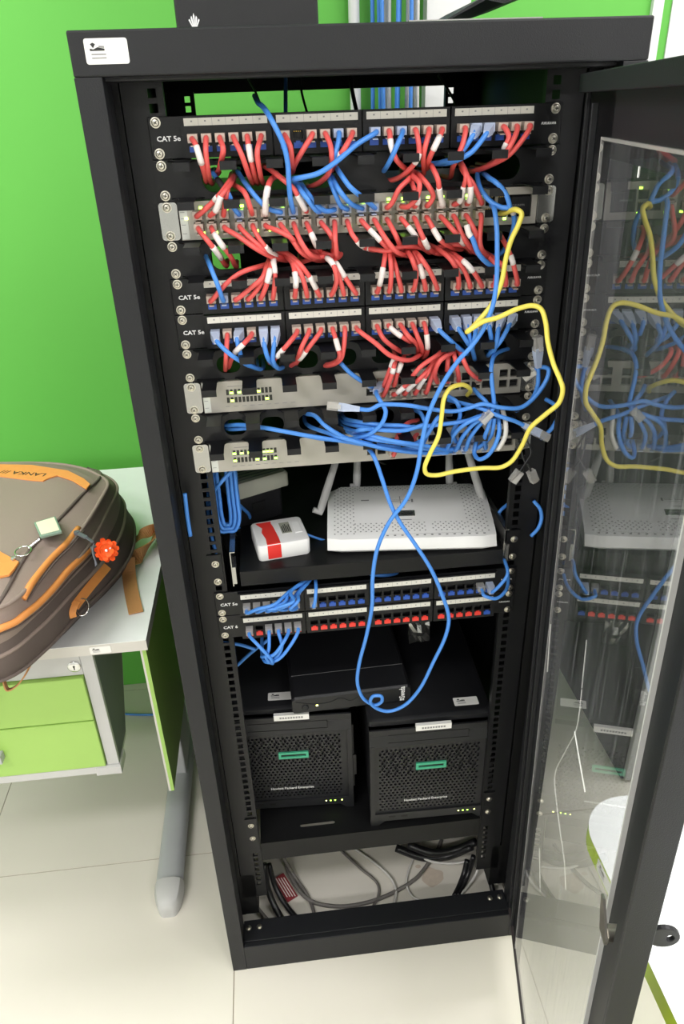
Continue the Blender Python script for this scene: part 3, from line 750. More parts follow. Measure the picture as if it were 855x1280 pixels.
part('info_label', 'box_grey', rbx, lambda b: b.box(0.044, 0.060, 0.028, 0.062, 0.0275, 0.0282), local=True)
part('print', 'ink', rbx, lambda b: [b.box(0.046 + .0028 * k, 0.0475 + .0028 * k, 0.031, 0.050 + 0.003 * (k % 3), 0.0282, 0.0284) for k in range(5)], local=True)
part('relief', 'white', rbx, lambda b: (b.box(0.064, 0.076, 0.024, 0.058, 0.0275, 0.029)), local=True, bevel=0.001)

# --- grey green box at the back of the shelf
GZ = SZ + 0.062
A = atZ(292, 627, GZ); B_ = atZ(362, 606, GZ); ub = B_ - A; ub.z = 0; wg = ub.length; ub.normalize(); vb = EZ.cross(ub)
XM = Matrix((ub, vb, EZ)).transposed().to_4x4(); XM.translation = V((A.x, A.y, GZ))
gb = thing('modem_box', 'grey green flat box at the back left of the router shelf', 'device', mw=XM)
part('shell', 'box_grey', gb, lambda b: b.rings([[V((x, y, z)) for x, y in rrect(wg / 2, 0.05, wg - 2 * i, 0.10 - 2 * i, 0.006, 4)] for z, i in ((0, 0), (.022, 0), (.026, .003))]), local=True, auto=True)
part('vent', 'dark_side', gb, lambda b: [b.box(0.01, wg - 0.01, 0.012 + 0.010 * k, 0.015 + 0.010 * k, 0.0258, 0.0264) for k in range(8)], local=True)['kind'] = 'stuff'
XS = XM.copy(); XS.translation.z = SZ
ab = thing('power_supply', 'black power supply box under the grey green flat box', 'power supply', mw=XS)
part('shell', 'plastic', ab, lambda b: b.rings([[V((x, y, z)) for x, y in rrect(wg / 2, 0.056, wg * 0.9, 0.075, 0.006, 4)] for z in (0, .0615)]), local=True, bevel=0.002)
part('cord_inlet', 'hole', ab, lambda b: b.box(wg / 2 - 0.012, wg / 2 + 0.012, 0.0165, 0.0185, 0.02, 0.038), local=True)

# --- lower shelf with servers
LZ = 0.292
ls = thing('rack_shelf', 'black dusty shelf low in the rack carrying the two servers', 'shelf', (0, 0.2, LZ - 0.05))
slot = rrect(-0.105, 0.03, 0.07, 0.007, 0.0034)
part('tray', 'rack_in', ls, lambda b: (b.plate([(-0.219, 0.001), (0.219, 0.001), (0.219, 0.46), (-0.219, 0.46)], [slot], (0, 0, LZ - 0.002), EX, EY, EZ * 0.002), b.box(-0.219, 0.219, -0.001, 0.001, LZ - 0.05, LZ), b.box(-0.219, 0.219, 0.001, 0.014, LZ - 0.05, LZ - 0.048)))
for s in (-1, 1):
    part('bracket', 'panel', ls, lambda b: b.box(s * 0.2325 - 0.011, s * 0.2325 + 0.011, -0.003, 0.0, LZ - 0.02, LZ + 0.075))
    for z in (1.535 - 26.683 * U, 1.535 - 27.501 * U): screw(ls, s * 0.2325, -0.003, z)
W_, H_, D_ = 0.231, 0.268, 0.30
hx = []
for r in range(22):
    n = 23
    for c in range(n):
        x = 0.020 + 0.0083 * c + (0.00415 if r % 2 else 0); z = 0.040 + 0.0076 * r
        if x > W_ - 0.02: continue
        hh = 0.0026 + (0.0042 if r > 12 and (c * 7 + r * 3) % 5 < 2 else 0.0006 * (r > 8))
        if 0.086 < x < 0.146 and 0.142 < z < 0.166: continue
        if 0.055 < x < 0.165 and 0.058 < z < 0.066: continue
        hx.append([(x - 0.0022, z - hh * .4), (x, z - hh), (x + 0.0022, z - hh * .4), (x + 0.0022, z + hh * .4), (x, z + hh), (x - 0.0022, z + hh * .4)])
def server(mw, label, tagtxt, topsticker):
    t = thing('tower_server', label, 'server', mw=mw)
    bd = part('case', 'plastic', t, lambda b: (b.box(0.003, W_ - 0.003, 0.014, D_, 0.012, H_ - 0.004)), local=True, bevel=0.003)
    def lid(b): b.rings([[V((x, y, z)) for x, y in rrect(W_ / 2, D_ / 2 + .004, W_ - 2 * i, D_ - .012 - 2 * i, 0.006, 3)] for z, i in ((H_ - 0.014, 0), (H_ - 0.004, 0), (H_, .006))])
    part('lid', 'plastic', t, lid, local=True, auto=True)
    fr = MB().plate([(0.0, 0.018), (0.018, 0.018), (0.026, 0.028), (W_ - 0.026, 0.028), (W_ - 0.018, 0.018), (W_, 0.018), (W_, H_ - 0.016), (0.0, H_ - 0.016)], hx, (0, 0, 0), EX, EZ, EY * 0.004).build('bezel', 'plastic', t, local=True)
    part('bezel_rim', 'plastic', t, lambda b: (b.box(0.0, 0.009, -0.006, 0.0, 0.03, H_ - 0.05), b.box(W_ - 0.009, W_, -0.006, 0.0, 0.03, H_ - 0.05), b.box(0.0, W_, 0.004, 0.014, 0.03, H_ - 0.016), b.hexa([V((0, -0.006, H_ - 0.052)), V((W_, -0.006, H_ - 0.052)), V((W_, 0.004, H_ - 0.016)), V((0, 0.004, H_ - 0.016))], [V((0, 0.0, H_ - 0.052)), V((W_, 0.0, H_ - 0.052)), V((W_, 0.012, H_ - 0.016)), V((0, 0.012, H_ - 0.016))])), local=True)
    part('drive_slot', 'hole', t, lambda b: (b.box(0.035, W_ - 0.045, -0.0046, -0.001, H_ - 0.045, H_ - 0.044), b.box(W_ - 0.046, W_ - 0.045, -0.004, 0.002, H_ - 0.045, H_ - 0.03), b.box(0.035, W_ - 0.045, -0.0006, 0.004, H_ - 0.030, H_ - 0.029)), local=True)
    part('base', 'plastic', t, lambda b: (b.plate([(0.0, 0.0), (0.016, 0.0), (0.028, 0.011), (W_ - 0.028, 0.011), (W_ - 0.016, 0.0), (W_, 0.0), (W_, 0.031), (0, 0.031)], [], (0, -0.004, 0), EX, EZ, EY * 0.012)), local=True)
    for fx in (0.01, W_ - 0.03): part('foot', 'plastic', t, lambda b: b.box(fx, fx + 0.02, 0.24, 0.26, 0, 0.012), local=True)
    part('usb_port', 'hole', t, lambda b: (b.box(0.036, 0.049, -0.0045, -0.002, 0.019, 0.024), b.box(0.060, 0.073, -0.0045, -0.002, 0.019, 0.024)), local=True)
    for k, (x, m) in enumerate(((0.175, 'led_y'), (0.184, 'led'), (0.193, 'led'), (0.207, 'led_y'))): inst('status_light', LEDM[m], t, world_of(t) @ Matrix.Translation((x, -0.004, 0.022)) @ Matrix.Scale(0.7, 4))
    part('logo_frame', 'hpe', t, lambda b: b.plate([(0.088, 0.146), (0.146, 0.146), (0.146, 0.162), (0.088, 0.162)], [[(0.093, 0.151), (0.141, 0.151), (0.141, 0.157), (0.093, 0.157)]], (0, -0.003, 0), EX, EZ, EY * 0.003), local=True)
    part('logo_plate', 'hole', t, lambda b: b.box(0.092, 0.142, -0.001, 0.001, 0.150, 0.158), local=True)
    wm = world_of(t); rr_ = wm.to_3x3() @ EX
    text('lettering', 'Hewlett Packard Enterprise', 0.0088, wm @ V((0.066, -0.0008, 0.062)), rr_, EZ, 'whiteink', t, bold=0.0001, sx=0.87)
    lab = part('name_tag', 'sticker', t, lambda b: b.box(0.086, 0.152, -0.0032, 0.004, H_ - 0.021, H_ - 0.008), local=True)
    part('print', 'greyink', lab, lambda b: [b.box(0.097 + .005 * k, 0.1005 + .005 * k, -0.0036, -0.0032, H_ - 0.0165, H_ - 0.0125) for k in range(9)], local=True)
    if topsticker:
        ip = wm @ V(topsticker + (H_ + 0.0001,))
        sticker(t, ip, rr_, EZ.cross(rr_), 0.046, 0.021)
    part('door_handle', 'plastic', t, lambda b: (b.box(W_, W_ + 0.004, 0.004, 0.010, 0.05, H_ - 0.05), b.box(W_, W_ + 0.008, 0.002, 0.014, 0.085, 0.14)), local=True, bevel=0.001)
    return t
server(Matrix.Translation((0.0, 0.014, LZ)) @ Matrix.Rotation(math.radians(-1.2), 4, 'Z'), 'black tower server with perforated front, on the right and nearer', 'x', (0.165, 0.03))
server(Matrix.Translation((-0.258, 0.078, LZ)) @ Matrix.Rotation(math.radians(-3.0), 4, 'Z'), 'black tower server with perforated front, left and set further back', 'x', (0.075, 0.03))

# --- mini computer across both servers
MZ = LZ + H_ + 0.001
MM = Matrix.Translation((-0.136, 0.058, MZ)) @ Matrix.Rotation(math.radians(1.5), 4, 'Z')
mp_ = thing('mini_computer', 'slim black mini computer lying across the tops of both servers', 'computer', mw=MM)
def minishell(b):
    rr = []
    for y, z0, z1 in ((0.0, 0.004, 0.036), (0.004, 0, 0.040), (0.06, 0, 0.041), (0.22, 0, 0.041)):
        rr.append([V((x, y, z)) for x, z in ((0.003, z0), (0.219, z0), (0.222, z0 + .005), (0.222, z1 - .005), (0.216, z1), (0.006, z1), (0, z1 - .005), (0, z0 + .005))])
    b.rings(rr)
part('case', 'plastic', mp_, minishell, local=True, bevel=0.001)
part('seam', 'greyink', mp_, lambda b: b.box(0.004, 0.218, 0.060, 0.0606, 0.0405, 0.0413), local=True)
part('front_groove', 'hole', mp_, lambda b: b.tube(spline([(0.006, -0.0004, 0.032), (0.035, -0.0006, 0.023), (0.07, -0.0006, 0.022), (0.09, -0.0006, 0.030), (0.108, -0.0006, 0.020), (0.13, -0.0006, 0.031), (0.19, -0.0004, 0.033)], 4), 0.0006, 5), local=True)
part('power_button', 'rack', mp_, lambda b: b.lathe((0.024, 0.0, 0.016), (0, -1, 0), [(0.0001, 0), (0.0065, 0), (0.0065, 0.001), (0.0052, 0.002), (0.0001, 0.002)], 16), local=True)
inst('status_light', LEDM['led_y'], mp_, MM @ Matrix.Translation((0.046, -0.0002, 0.018)))
text('lettering', 'Sweda', 0.0150, MM @ V((0.206, -0.0008, 0.0115)), MM.to_3x3() @ EZ, MM.to_3x3() @ -EX, 'whiteink', mp_, bold=0.0003, sx=0.72)
part('brand_mark', 'whiteink', mp_, lambda b: (b.box(0.2015, 0.2055, -0.0007, -0.0003, 0.0055, 0.0105), b.box(0.2065, 0.2095, -0.0007, -0.0003, 0.0055, 0.0105)), local=True)

# --- crumpled silver pouch hanging behind the lowest panel
fp = MB(); r0 = random.Random(3); g = []
for i in range(6):
    row = []
    for j in range(6):
        p = atY(511 + 5.2 * i, 768 + 7 * j, 0.16); row.append(V((p.x, 0.16 + r0.uniform(-0.006, 0.006), p.z)))
    g.append(row)
bk = [[p + V((0, 0.012, 0)) for p in row] for row in g]
fl_ = [p for row in g for p in row] + [p for row in bk for p in row]; ff = []
for i in range(5):
    for j in range(5):
        a = i * 6 + j; ff += [(a, a + 1, a + 7, a + 6), (36 + a, 36 + a + 6, 36 + a + 7, 36 + a + 1)]
ed = [i * 6 for i in range(6)] + [30 + j for j in range(1, 6)] + [i * 6 + 5 for i in range(4, -1, -1)] + [j for j in range(4, 0, -1)]
for k in range(len(ed)): a, b2 = ed[k], ed[(k + 1) % len(ed)]; ff.append((a, b2, b2 + 36, a + 36))
fp.add(fl_, ff); tag(fp.build('foil_pouch', 'ear'), 'crumpled silver pouch hanging behind the lowest patch panel', 'pouch')
# ------------------------------------------------------------------ cables
CROP = {'px': (0, 0, 1.0), 'a1': (220, 130, 6.577), 'a2': (340, 130, 6.577), 'a3': (450, 130, 6.577), 'a4': (560, 130, 6.577),
        'b1': (220, 280, 6.4), 'b2': (340, 280, 6.4), 'b3': (450, 280, 6.4), 'b4': (560, 280, 6.4),
        'c1': (220, 440, 6.4), 'c2': (340, 440, 6.4), 'c3': (450, 420, 6.4), 'c4': (570, 420, 6.093),
        'd1': (230, 560, 5.03), 'd3': (260, 690, 4.275), 'd4': (440, 690, 3.886)}
def cpx(crop, q): o = CROP[crop]; return (o[0] + q[0] / o[2], o[1] + q[1] / o[2])
# plugs: one mesh each, cable leaves towards -y
def plugmesh(name, mt, L=0.0135, w0=0.0116, h0=0.0098, w1=0.0110, h1=0.0090):
    b = MB()
    b.hexa([V((-w0 / 2, 0.008, -h0 / 2)), V((w0 / 2, 0.008, -h0 / 2)), V((w0 / 2, 0.008, h0 / 2)), V((-w0 / 2, 0.008, h0 / 2))],
           [V((-w1 / 2, -L, -h1 / 2)), V((w1 / 2, -L, -h1 / 2)), V((w1 / 2, -L, h1 / 2)), V((-w1 / 2, -L, h1 / 2))])
    b.hexa([V((-0.003, 0.006, -h0 / 2 - 0.0008)), V((0.003, 0.006, -h0 / 2 - 0.0008)), V((0.003, 0.006, -h0 / 2)), V((-0.003, 0.006, -h0 / 2))],
           [V((-0.003, -L, -h0 / 2 - 0.0034)), V((0.003, -L, -h0 / 2 - 0.0034)), V((0.003, -L, -h0 / 2 - 0.0022)), V((-0.003, -L, -h0 / 2 - 0.0022))])
    return b.mesh(name, mt)
PLUG = {k: plugmesh('plug', m) for k, m in (('r', 'plug'), ('b', 'boot'), ('y', 'clear'), ('c', 'clear'))}
HOST = {'P1': 'topmost patch panel', 'P2': 'second patch panel', 'P3': 'third patch panel', 'P4': 'fourth patch panel', 'P5': 'lowest patch panel',
        'S1u': 'topmost switch', 'S1l': 'topmost switch', 'S2u': 'middle switch', 'S2l': 'middle switch', 'S3l': 'lowest switch', 'S3u': 'lowest switch'}
S2C = [0.008 + 0.0147 * i for i in range(12)]
def portpos(host, i):
    if host[0] == 'P': return V((port_x(i), PANEL_FRONT, zmid(P[host]) - 0.001))
    u = {'S1': 2, 'S2': 7, 'S3': 9}[host[:2]]; dz = 0.0068 if host[2] == 'u' else -0.0068
    return V(((SW_COLS[i] if u == 2 else S2C[i]), -0.006, zmid(u) + dz))
NPORT = lambda h: 24 if h[0] == 'P' or h[:2] == 'S1' else 12
COLN = {'r': 'red', 'b': 'blue', 'y': 'yellow', 'k': 'black', 'g': 'grey', 'w': 'white'}
USED = set()
def nearest_port(host, x):
    c = [i for i in range(NPORT(host)) if (host, i) not in USED]
    return min(c, key=lambda i: abs(portpos(host, i).x - x))
def prof(ys, t):
    a, m, e = ys
    return (a + (m - a) * (1 - (1 - min(t / 0.45, 1)) ** 2)) if t < 0.45 else (m + (e - m) * ((t - 0.45) / 0.55) ** 1.6)
CB_N = 0
def cable(crop, col, pts, host=None, port=None, end=None, ys=None, sl=None, boot=None, label=None, r=None, tail=True, world=None, startplug=None, endplug=None, name='patch_cable', cat='cable', n=6, group='patch cables in the rack', sleeve_col='sleeve'):
    global CB_N; CB_N += 1
    if ys is None: ys = (-26, -42, 12) if host else ((12, -40, -22) if end else (-20, -40, -20))
    jit = ((CB_N * 37) % 11 - 5) * 0.9
    r = r or {'r': 0.0031, 'b': 0.0030, 'y': 0.0031}.get(col, 0.003)
    W = []; N = len(pts); lab = None
    for k, q in enumerate(pts):
        if len(q) == 3: yy = q[2]
        else: yy = prof(ys, k / max(1, N - 1)) + (jit if 0 < k < N - 1 else 0)
        cr = crop
        if len(q) == 4: cr = q[3]; yy = q[2] if q[2] is not None else prof(ys, k / max(1, N - 1)) + jit
        x, y = cpx(cr, q[:2]); W.append(atY(x, y, yy / 1000.0))
    plugs = []
    if host:
        pp = portpos(host, port); USED.add((host, port)); plugs.append((host, port, pp))
        if boot:
            bp = atY(*cpx(crop, boot), -0.034); W[0] = bp; W.insert(0, pp + V((0, -0.010, 0)))
        else:
            W = [pp + V((0, -0.008, 0)), pp + V((0, -0.0185, -0.0006))] + W[1:]
    elif W and (not startplug) and tail and (ys[0] > 0 or (len(pts[0]) >= 3 and pts[0][2] and pts[0][2] > 0)):
        W.insert(0, W[0] + V((0, 0.05, 0.0)))
    if end:
        ei = nearest_port(end, W[-1].x); pe = portpos(end, ei); USED.add((end, ei)); plugs.append((end, ei, pe))
        W = W[:-1] + [pe + V((0, -0.0185, 0.0004)), pe + V((0, -0.008, 0))]
    elif tail and not endplug and (ys[2] > 0 or (len(pts[-1]) >= 3 and pts[-1][2] and pts[-1][2] > 0)):
        W.append(W[-1] + V((0, 0.05, -0.002)))
    sp = spline(W, n)
    if label is None:
        h, i, _ = plugs[0]
        row = {'u': ' upper', 'l': ' lower'}.get(h[2:3], '') if h[0] == 'S' else ''
        label = '%s patch cable plugged into the %s%s port of the %s' % (COLN[col], ordn(i), row, HOST[h])
    o = MB().tube(sp, r, 8).build(name, col, None, smooth=True)
    tag(o, label, cat, group)
    for h, i, pp in plugs:
        key = 'r' if col == 'r' else ('c' if h in ('P4', 'P5') else 'b')
        if boot and (h, i) == (host, port):
            inst('plug', PLUG['b'], o, Matrix.Translation(pp))
            d = (W[1] - pp); rr = []
            side = EX
            for f, hw, hh in ((0.0, .0058, .0049), (0.45, .0054, .0048), (0.8, .0044, .0042), (1.0, .0037, .0036), (1.12, .0036, .0035)):
                p = pp + V((0, -0.011, 0)) + (W[1] - pp - V((0, -0.011, 0))) * f; rr.append([p + V((sx * hw, 0, sz * hh)) for sx, sz in ((-1, -1), (1, -1), (1, 1), (-1, 1))])
            MB().rings(rr).build('boot', 'boot', o)
        else: inst('plug', PLUG[key], o, Matrix.Translation(pp))
    for which in (startplug, endplug):
        if which:
            tip, ref = (sp[0], sp[2]) if which is startplug else (sp[-1], sp[-3])
            loose_plug(o, tip, (tip - ref).normalized(), which)
    if sl:
        for (s0, s1) in (sl if isinstance(sl[0][0], tuple) else [sl]):
            q0, q1 = cpx(crop, s0), cpx(crop, s1)
            def near(q):
                best = None
                for k, p in enumerate(sp):
                    d = p - CAM; z = d.dot(FWD); x = 427.5 + FPX * d.dot(RIGHT) / z; y = 640 - FPX * d.dot(UP) / z
                    e = (x - q[0]) ** 2 + (y - q[1]) ** 2
                    if best is None or e < best[0]: best = (e, k)
                return best[1]
            k0, k1 = sorted((near(q0), near(q1)))
            if k1 - k0 < 2: k1 = min(len(sp) - 1, k0 + 2); k0 = max(0, k1 - 2)
            MB().tube(sp[k0:k1 + 1], r * 1.17, 8).build('label_sleeve', sleeve_col, o, smooth=True)
    return o
def loose_plug(o, p, d, kind):
    """clear plug with latch on a loose cable end; kind 'boot' adds a clear boot"""
    d = d.normalized(); sd = d.cross(V((0.2, -1, 0.3))).normalized(); nn_ = sd.cross(d).normalized()
    if kind == 'boot':
        rr = []
        for f, hw in ((-0.004, .0034), (0.004, .0040), (0.016, .0054), (0.024, .0056)):
            c = p + d * f; rr.append([c + sd * a * hw + nn_ * b_ * hw * .85 for a, b_ in ((-1, -1), (1, -1), (1, 1), (-1, 1))])
        MB().rings(rr).build('boot', 'boot', o); p = p + d * 0.022
    b = MB(); a0, a1 = p - d * 0.002, p + d * 0.017
    b.hexa([a0 - sd * .0056 - nn_ * .0042, a0 + sd * .0056 - nn_ * .0042, a0 + sd * .0056 + nn_ * .0042, a0 - sd * .0056 + nn_ * .0042],
           [a1 - sd * .0057 - nn_ * .0042, a1 + sd * .0057 - nn_ * .0042, a1 + sd * .0057 + nn_ * .0042, a1 - sd * .0057 + nn_ * .0042])
    l0, l1 = a1 + nn_ * .0042, a0 + nn_ * .0082 + d * 0.001
    b.hexa([l0 - sd * .003, l0 + sd * .003, l0 + sd * .003 + nn_ * .001, l0 - sd * .003 + nn_ * .001], [l1 - sd * .003, l1 + sd * .003, l1 + sd * .003 + nn_ * .001, l1 - sd * .003 + nn_ * .001])
    b.cur = 1
    for k in range(4):
        c = a1 - d * 0.004 - nn_ * .0043 + sd * (-.0036 + .0024 * k); b.hexa([c - sd * .0006, c + sd * .0006, c + sd * .0006 + d * .0035, c - sd * .0006 + d * .0035], [q - nn_ * .0003 for q in (c - sd * .0006, c + sd * .0006, c + sd * .0006 + d * .0035, c - sd * .0006 + d * .0035)])
    b.build('plug', ['clear', 'gold'], o)
C = cable
# ---- topmost panel down into the first manager
C('a1', 'r', [(145, 270), (160, 330), (195, 440), (235, 580), (250, 640)], 'P1', 0, sl=((160, 350), (212, 480)))
C('a1', 'r', [(240, 280), (245, 400), (265, 560), (290, 650)], 'P1', 1)
C('a1', 'r', [(375, 270), (388, 370), (372, 470), (340, 570)], 'P1', 2)
C('a1', 'r', [(490, 280), (540, 420), (590, 560), (630, 650)], 'P1', 3)
C('a1', 'r', [(590, 280), (610, 420), (640, 560), (670, 650)], 'P1', 4, sl=((596, 345), (618, 480)))
C('a1', 'r', [(690, 250), (668, 400), (690, 560), (715, 650)], 'P1', 5)
C('a2', 'r', [(120, 240), (150, 350), (165, 490), (165, 560)], 'P1', 6)
C('a2', 'r', [(320, 245), (260, 370), (190, 490), (170, 560)], 'P1', 8)
C('a2', 'r', [(450, 235), (480, 340), (490, 440), (470, 560), (400, 640), (310, 680)], 'P1', 9)
C('a2', 'b', [(550, 230), (540, 340), (500, 460), (470, 560), (500, 600)], 'P1', 10)
C('a2', 'r', [(650, 240), (600, 360), (540, 450), (480, 560)], 'P1', 11, sl=((565, 415), (545, 445)))
C('a2', 'b', [(840, 225), (700, 330), (520, 480), (380, 570), (240, 605), (170, 620), (200, 650), (260, 680)], 'P1', 12, ys=(-26, -52, 5))
C('a3', 'r', [(235, 230), (255, 330), (290, 440), (370, 530), (430, 560)], 'P1', 13, sl=((252, 285), (268, 410)))
C('a3', 'b', [(320, 200), (310, 330), (240, 480), (180, 560)], 'P1', 14)
C('a3', 'r', [(475, 230), (485, 350), (482, 420), (440, 500), (330, 600), (210, 635)], 'P1', 15, sl=((480, 405), (440, 490)))
C('a3', 'r', [(550, 230), (525, 400), (520, 580)], 'P1', 16)
C('a3', 'r', [(665, 220), (620, 340), (570, 450), (550, 530)], 'P1', 17, sl=((640, 270), (595, 385)))
C('a4', 'r', [(140, 210), (120, 330), (80, 430), (40, 520), (20, 600)], 'P1', 18)
C('a4', 'b', [(200, 265), (140, 360), (80, 430), (-60, 480), (-200, 500)], 'P1', 19, boot=(205, 255))
C('a4', 'b', [(320, 245), (200, 390), (110, 445), (0, 485), (-120, 490)], 'P1', 20, boot=(318, 240))
C('a4', 'r', [(490, 200), (500, 270), (470, 350), (440, 420), (330, 500)], 'P1', 21, sl=((480, 330), (455, 395)))
C('a4', 'r', [(575, 190), (540, 290), (490, 380), (400, 470), (280, 530)], 'P1', 22)
C('a4', 'r', [(680, 190), (600, 310), (500, 420), (380, 490), (220, 550)], 'P1', 23)
# ---- from the first manager into the upper row of the topmost switch
C('a1', 'r', [(470, 590), (430, 650), (380, 720), (300, 810), (190, 940)], end='S1u', sl=((345, 755), (315, 795)))
C('a1', 'r', [(480, 600), (430, 680), (370, 760), (330, 870), (300, 940)], end='S1u', sl=((372, 770), (325, 890)))
C('a1', 'r', [(450, 600), (420, 720), (405, 800), (390, 940)], end='S1u')
C('a1', 'b', [(300, 560), (370, 660), (430, 740), (480, 860), (500, 930)], end='S1u', sl=((345, 610), (405, 715)), sleeve_col='ink')
C('a1', 'r', [(470, 660), (570, 740), (610, 850), (630, 930)], end='S1u')
C('a1', 'r', [(830, 590), (770, 640), (745, 740), (735, 880), (735, 930)], end='S1u', sl=((748, 690), (735, 900)), r=0.0034)
C('a1', 'b', [(510, 560), (590, 680), (680, 790), (760, 860), (830, 920)], end='S1u')
C('px', 'b', [(318, 120, 120), (323, 129, 20), (329, 134, -12), (340, 151), (354, 180), (359.5, 203), (361, 227), (363, 249), (365, 268)], end='S1u', ys=(-30, -52, -24), tail=False)
C('a2', 'r', [(-60, 510), (0, 550), (90, 620), (180, 700), (220, 770), (275, 870), (290, 920)], end='S1u', sl=((205, 745), (272, 870)))
C('a2', 'b', [(190, 640), (230, 700), (290, 780), (370, 880), (400, 920)], end='S1u')
C('a2', 'b', [(230, 640), (290, 730), (370, 830), (440, 880), (490, 900)], end='S1u')
C('a2', 'b', [(460, 570), (480, 640), (520, 740), (570, 840), (610, 900)], end='S1u')
C('a2', 'b', [(480, 570), (520, 650), (560, 720), (650, 820), (720, 890)], end='S1u')
C('a2', 'b', [(530, 520), (560, 570), (640, 680), (760, 780), (850, 860)], end='S1u', ys=(12, -48, -22))
C('a3', 'r', [(430, 560), (410, 610), (320, 700), (265, 810), (250, 890)], end='S1u')
C('a3', 'r', [(400, 560), (440, 600), (490, 660), (470, 760), (400, 840), (360, 880)], end='S1u', ys=(12, -46, -22))
C('a3', 'r', [(400, 600), (430, 660), (460, 740), (475, 800), (470, 870)], end='S1u', sl=((468, 770), (475, 830)), ys=(12, -34, -22))
C('a3', 'r', [(450, 560), (500, 600), (560, 670), (602, 760), (575, 880)], end='S1u')
C('a3', 'r', [(570, 500), (600, 530), (640, 620), (655, 720), (670, 870)], end='S1u', sl=((645, 690), (664, 815)))
C('a4', 'r', [(70, 450), (110, 490), (148, 600), (130, 680), (95, 800), (80, 840)], end='S1u', sl=((132, 690), (95, 815)))
C('a4', 'r', [(90, 470), (150, 570), (185, 680), (180, 780), (170, 850)], end='S1u', sl=((187, 680), (178, 800)))
C('a4', 'r', [(90, 480), (130, 560), (200, 650), (245, 740), (265, 850)], end='S1u')
C('a4', 'b', [(240, 560), (245, 620), (275, 710), (350, 800), (440, 850), (505, 855), (530, 880), (545, 960), (530, 1050), (490, 1150), (430, 1230), (380, 1250)], ys=(12, -52, 10), label='blue patch cable wrapped in white tape near the right end of topmost switch', sl=((505, 835), (535, 905)))
C('a4', 'b', [(290, 570), (340, 610), (400, 650), (465, 720), (495, 790), (515, 870)], ys=(12, -44, -50), label='blue patch cable arching down at the right of the first cable manager', tail=True)
# ---- lower row of the topmost switch into the second manager
C('b1', 'r', [(185, 30), (250, 130), (330, 230), (400, 335)], 'S1l', 0, sl=((290, 175), (365, 265)))
C('b1', 'r', [(285, 30), (340, 130), (430, 250), (480, 345)], 'S1l', 1, sl=((312, 85), (385, 200)))
C('b1', 'r', [(400, 15), (500, 100), (600, 170), (700, 230), (800, 275), (900, 290)], 'S1l', 2)
C('b1', 'r', [(510, 20), (590, 110), (680, 190), (780, 260), (880, 280)], 'S1l', 3)
C('b1', 'r', [(615, 20), (660, 110), (720, 190), (800, 255), (900, 270)], 'S1l', 4, sl=((712, 180), (795, 255)))
C('b2', 'r', [(-30, 10), (60, 60), (150, 110), (220, 190), (300, 270)], 'S1l', 5)
C('b2', 'r', [(90, 0), (150, 110), (230, 220), (330, 280), (420, 290)], 'S1l', 6)
C('b2', 'r', [(190, 0), (220, 120), (290, 230), (370, 270), (450, 280)], 'S1l', 7)
C('b2', 'r', [(290, 0), (320, 90), (360, 180), (420, 250)], 'S1l', 8, sl=((310, 70), (360, 180)))
C('b2', 'r', [(420, 0), (470, 90), (490, 170), (470, 260)], 'S1l', 9)
C('b2', 'r', [(510, 0), (505, 130), (515, 250), (480, 290)], 'S1l', 10)
C('b2', 'r', [(600, 0), (640, 80), (690, 145), (760, 195), (850, 210)], 'S1l', 11, sl=((680, 130), (720, 172)))
C('b3', 'r', [(40, 10), (110, 80), (190, 160), (260, 230), (340, 250)], 'S1l', 12, sl=((75, 40), (160, 130)))
C('b3', 'r', [(140, 0), (200, 110), (280, 210), (360, 250), (450, 250)], 'S1l', 13)
C('b3', 'r', [(250, 0), (290, 100), (320, 165), (400, 200)], 'S1l', 14)
C('b3', 'r', [(370, 0), (440, 90), (500, 180), (560, 230)], 'S1l', 15, sl=((395, 30), (455, 115)))
C('b3', 'r', [(460, 0), (500, 100), (545, 190), (620, 240)], 'S1l', 16, sl=((500, 115), (550, 195)))
C('b3', 'r', [(570, 0), (610, 80), (650, 135), (740, 190), (820, 200)], 'S1l', 17, sl=((585, 40), (640, 130)))
C('b4', 'r', [(-20, -10), (50, 60), (110, 140), (190, 230)], 'S1l', 18, sl=((75, 85), (125, 150)))
C('b4', 'r', [(60, -15), (110, 80), (180, 190), (240, 240)], 'S1l', 19)
C('b4', 'r', [(170, -15), (215, 60), (235, 150), (240, 230)], 'S1l', 20)
C('b4', 'r', [(262, -15), (255, 130), (265, 190), (330, 270), (400, 300)], 'S1l', 21)
C('b4', 'b', [(150, 10), (170, 80), (195, 115), (240, 230), (310, 310), (390, 365)], ys=(-50, -56, -40), label='blue patch cable with white paper tag below the topmost switch', sl=((150, 15), (185, 100)), tail=False, r=0.0031)
# ---- second manager down to the second panel
C('b1', 'r', [(300, 590), (400, 480), (520, 390), (700, 330), (800, 300)], 'P2', 0)
C('b1', 'b', [(385, 590), (330, 480), (270, 330), (235, 240)], 'P2', 1)
C('b1', 'r', [(490, 580), (600, 510), (690, 430), (730, 320), (760, 260)], 'P2', 2)
C('b1', 'r', [(590, 590), (660, 510), (720, 400), (740, 300), (760, 250)], 'P2', 3)
C('b1', 'r', [(690, 590), (720, 500), (745, 400), (760, 310), (770, 260)], 'P2', 4, sl=((728, 475), (750, 370)))
C('b1', 'r', [(790, 580), (792, 420), (780, 300), (800, 260)], 'P2', 5, sl=((792, 400), (780, 290)))
C('b2', 'r', [(190, 560), (190, 450), (170, 330), (100, 250)], 'P2', 6, sl=((192, 490), (182, 390)))
C('b2', 'r', [(285, 560), (240, 420), (170, 300), (90, 230)], 'P2', 7)
C('b2', 'r', [(370, 545), (310, 440), (230, 330), (130, 240), (60, 230)], 'P2', 8, sl=((350, 515), (285, 420)))
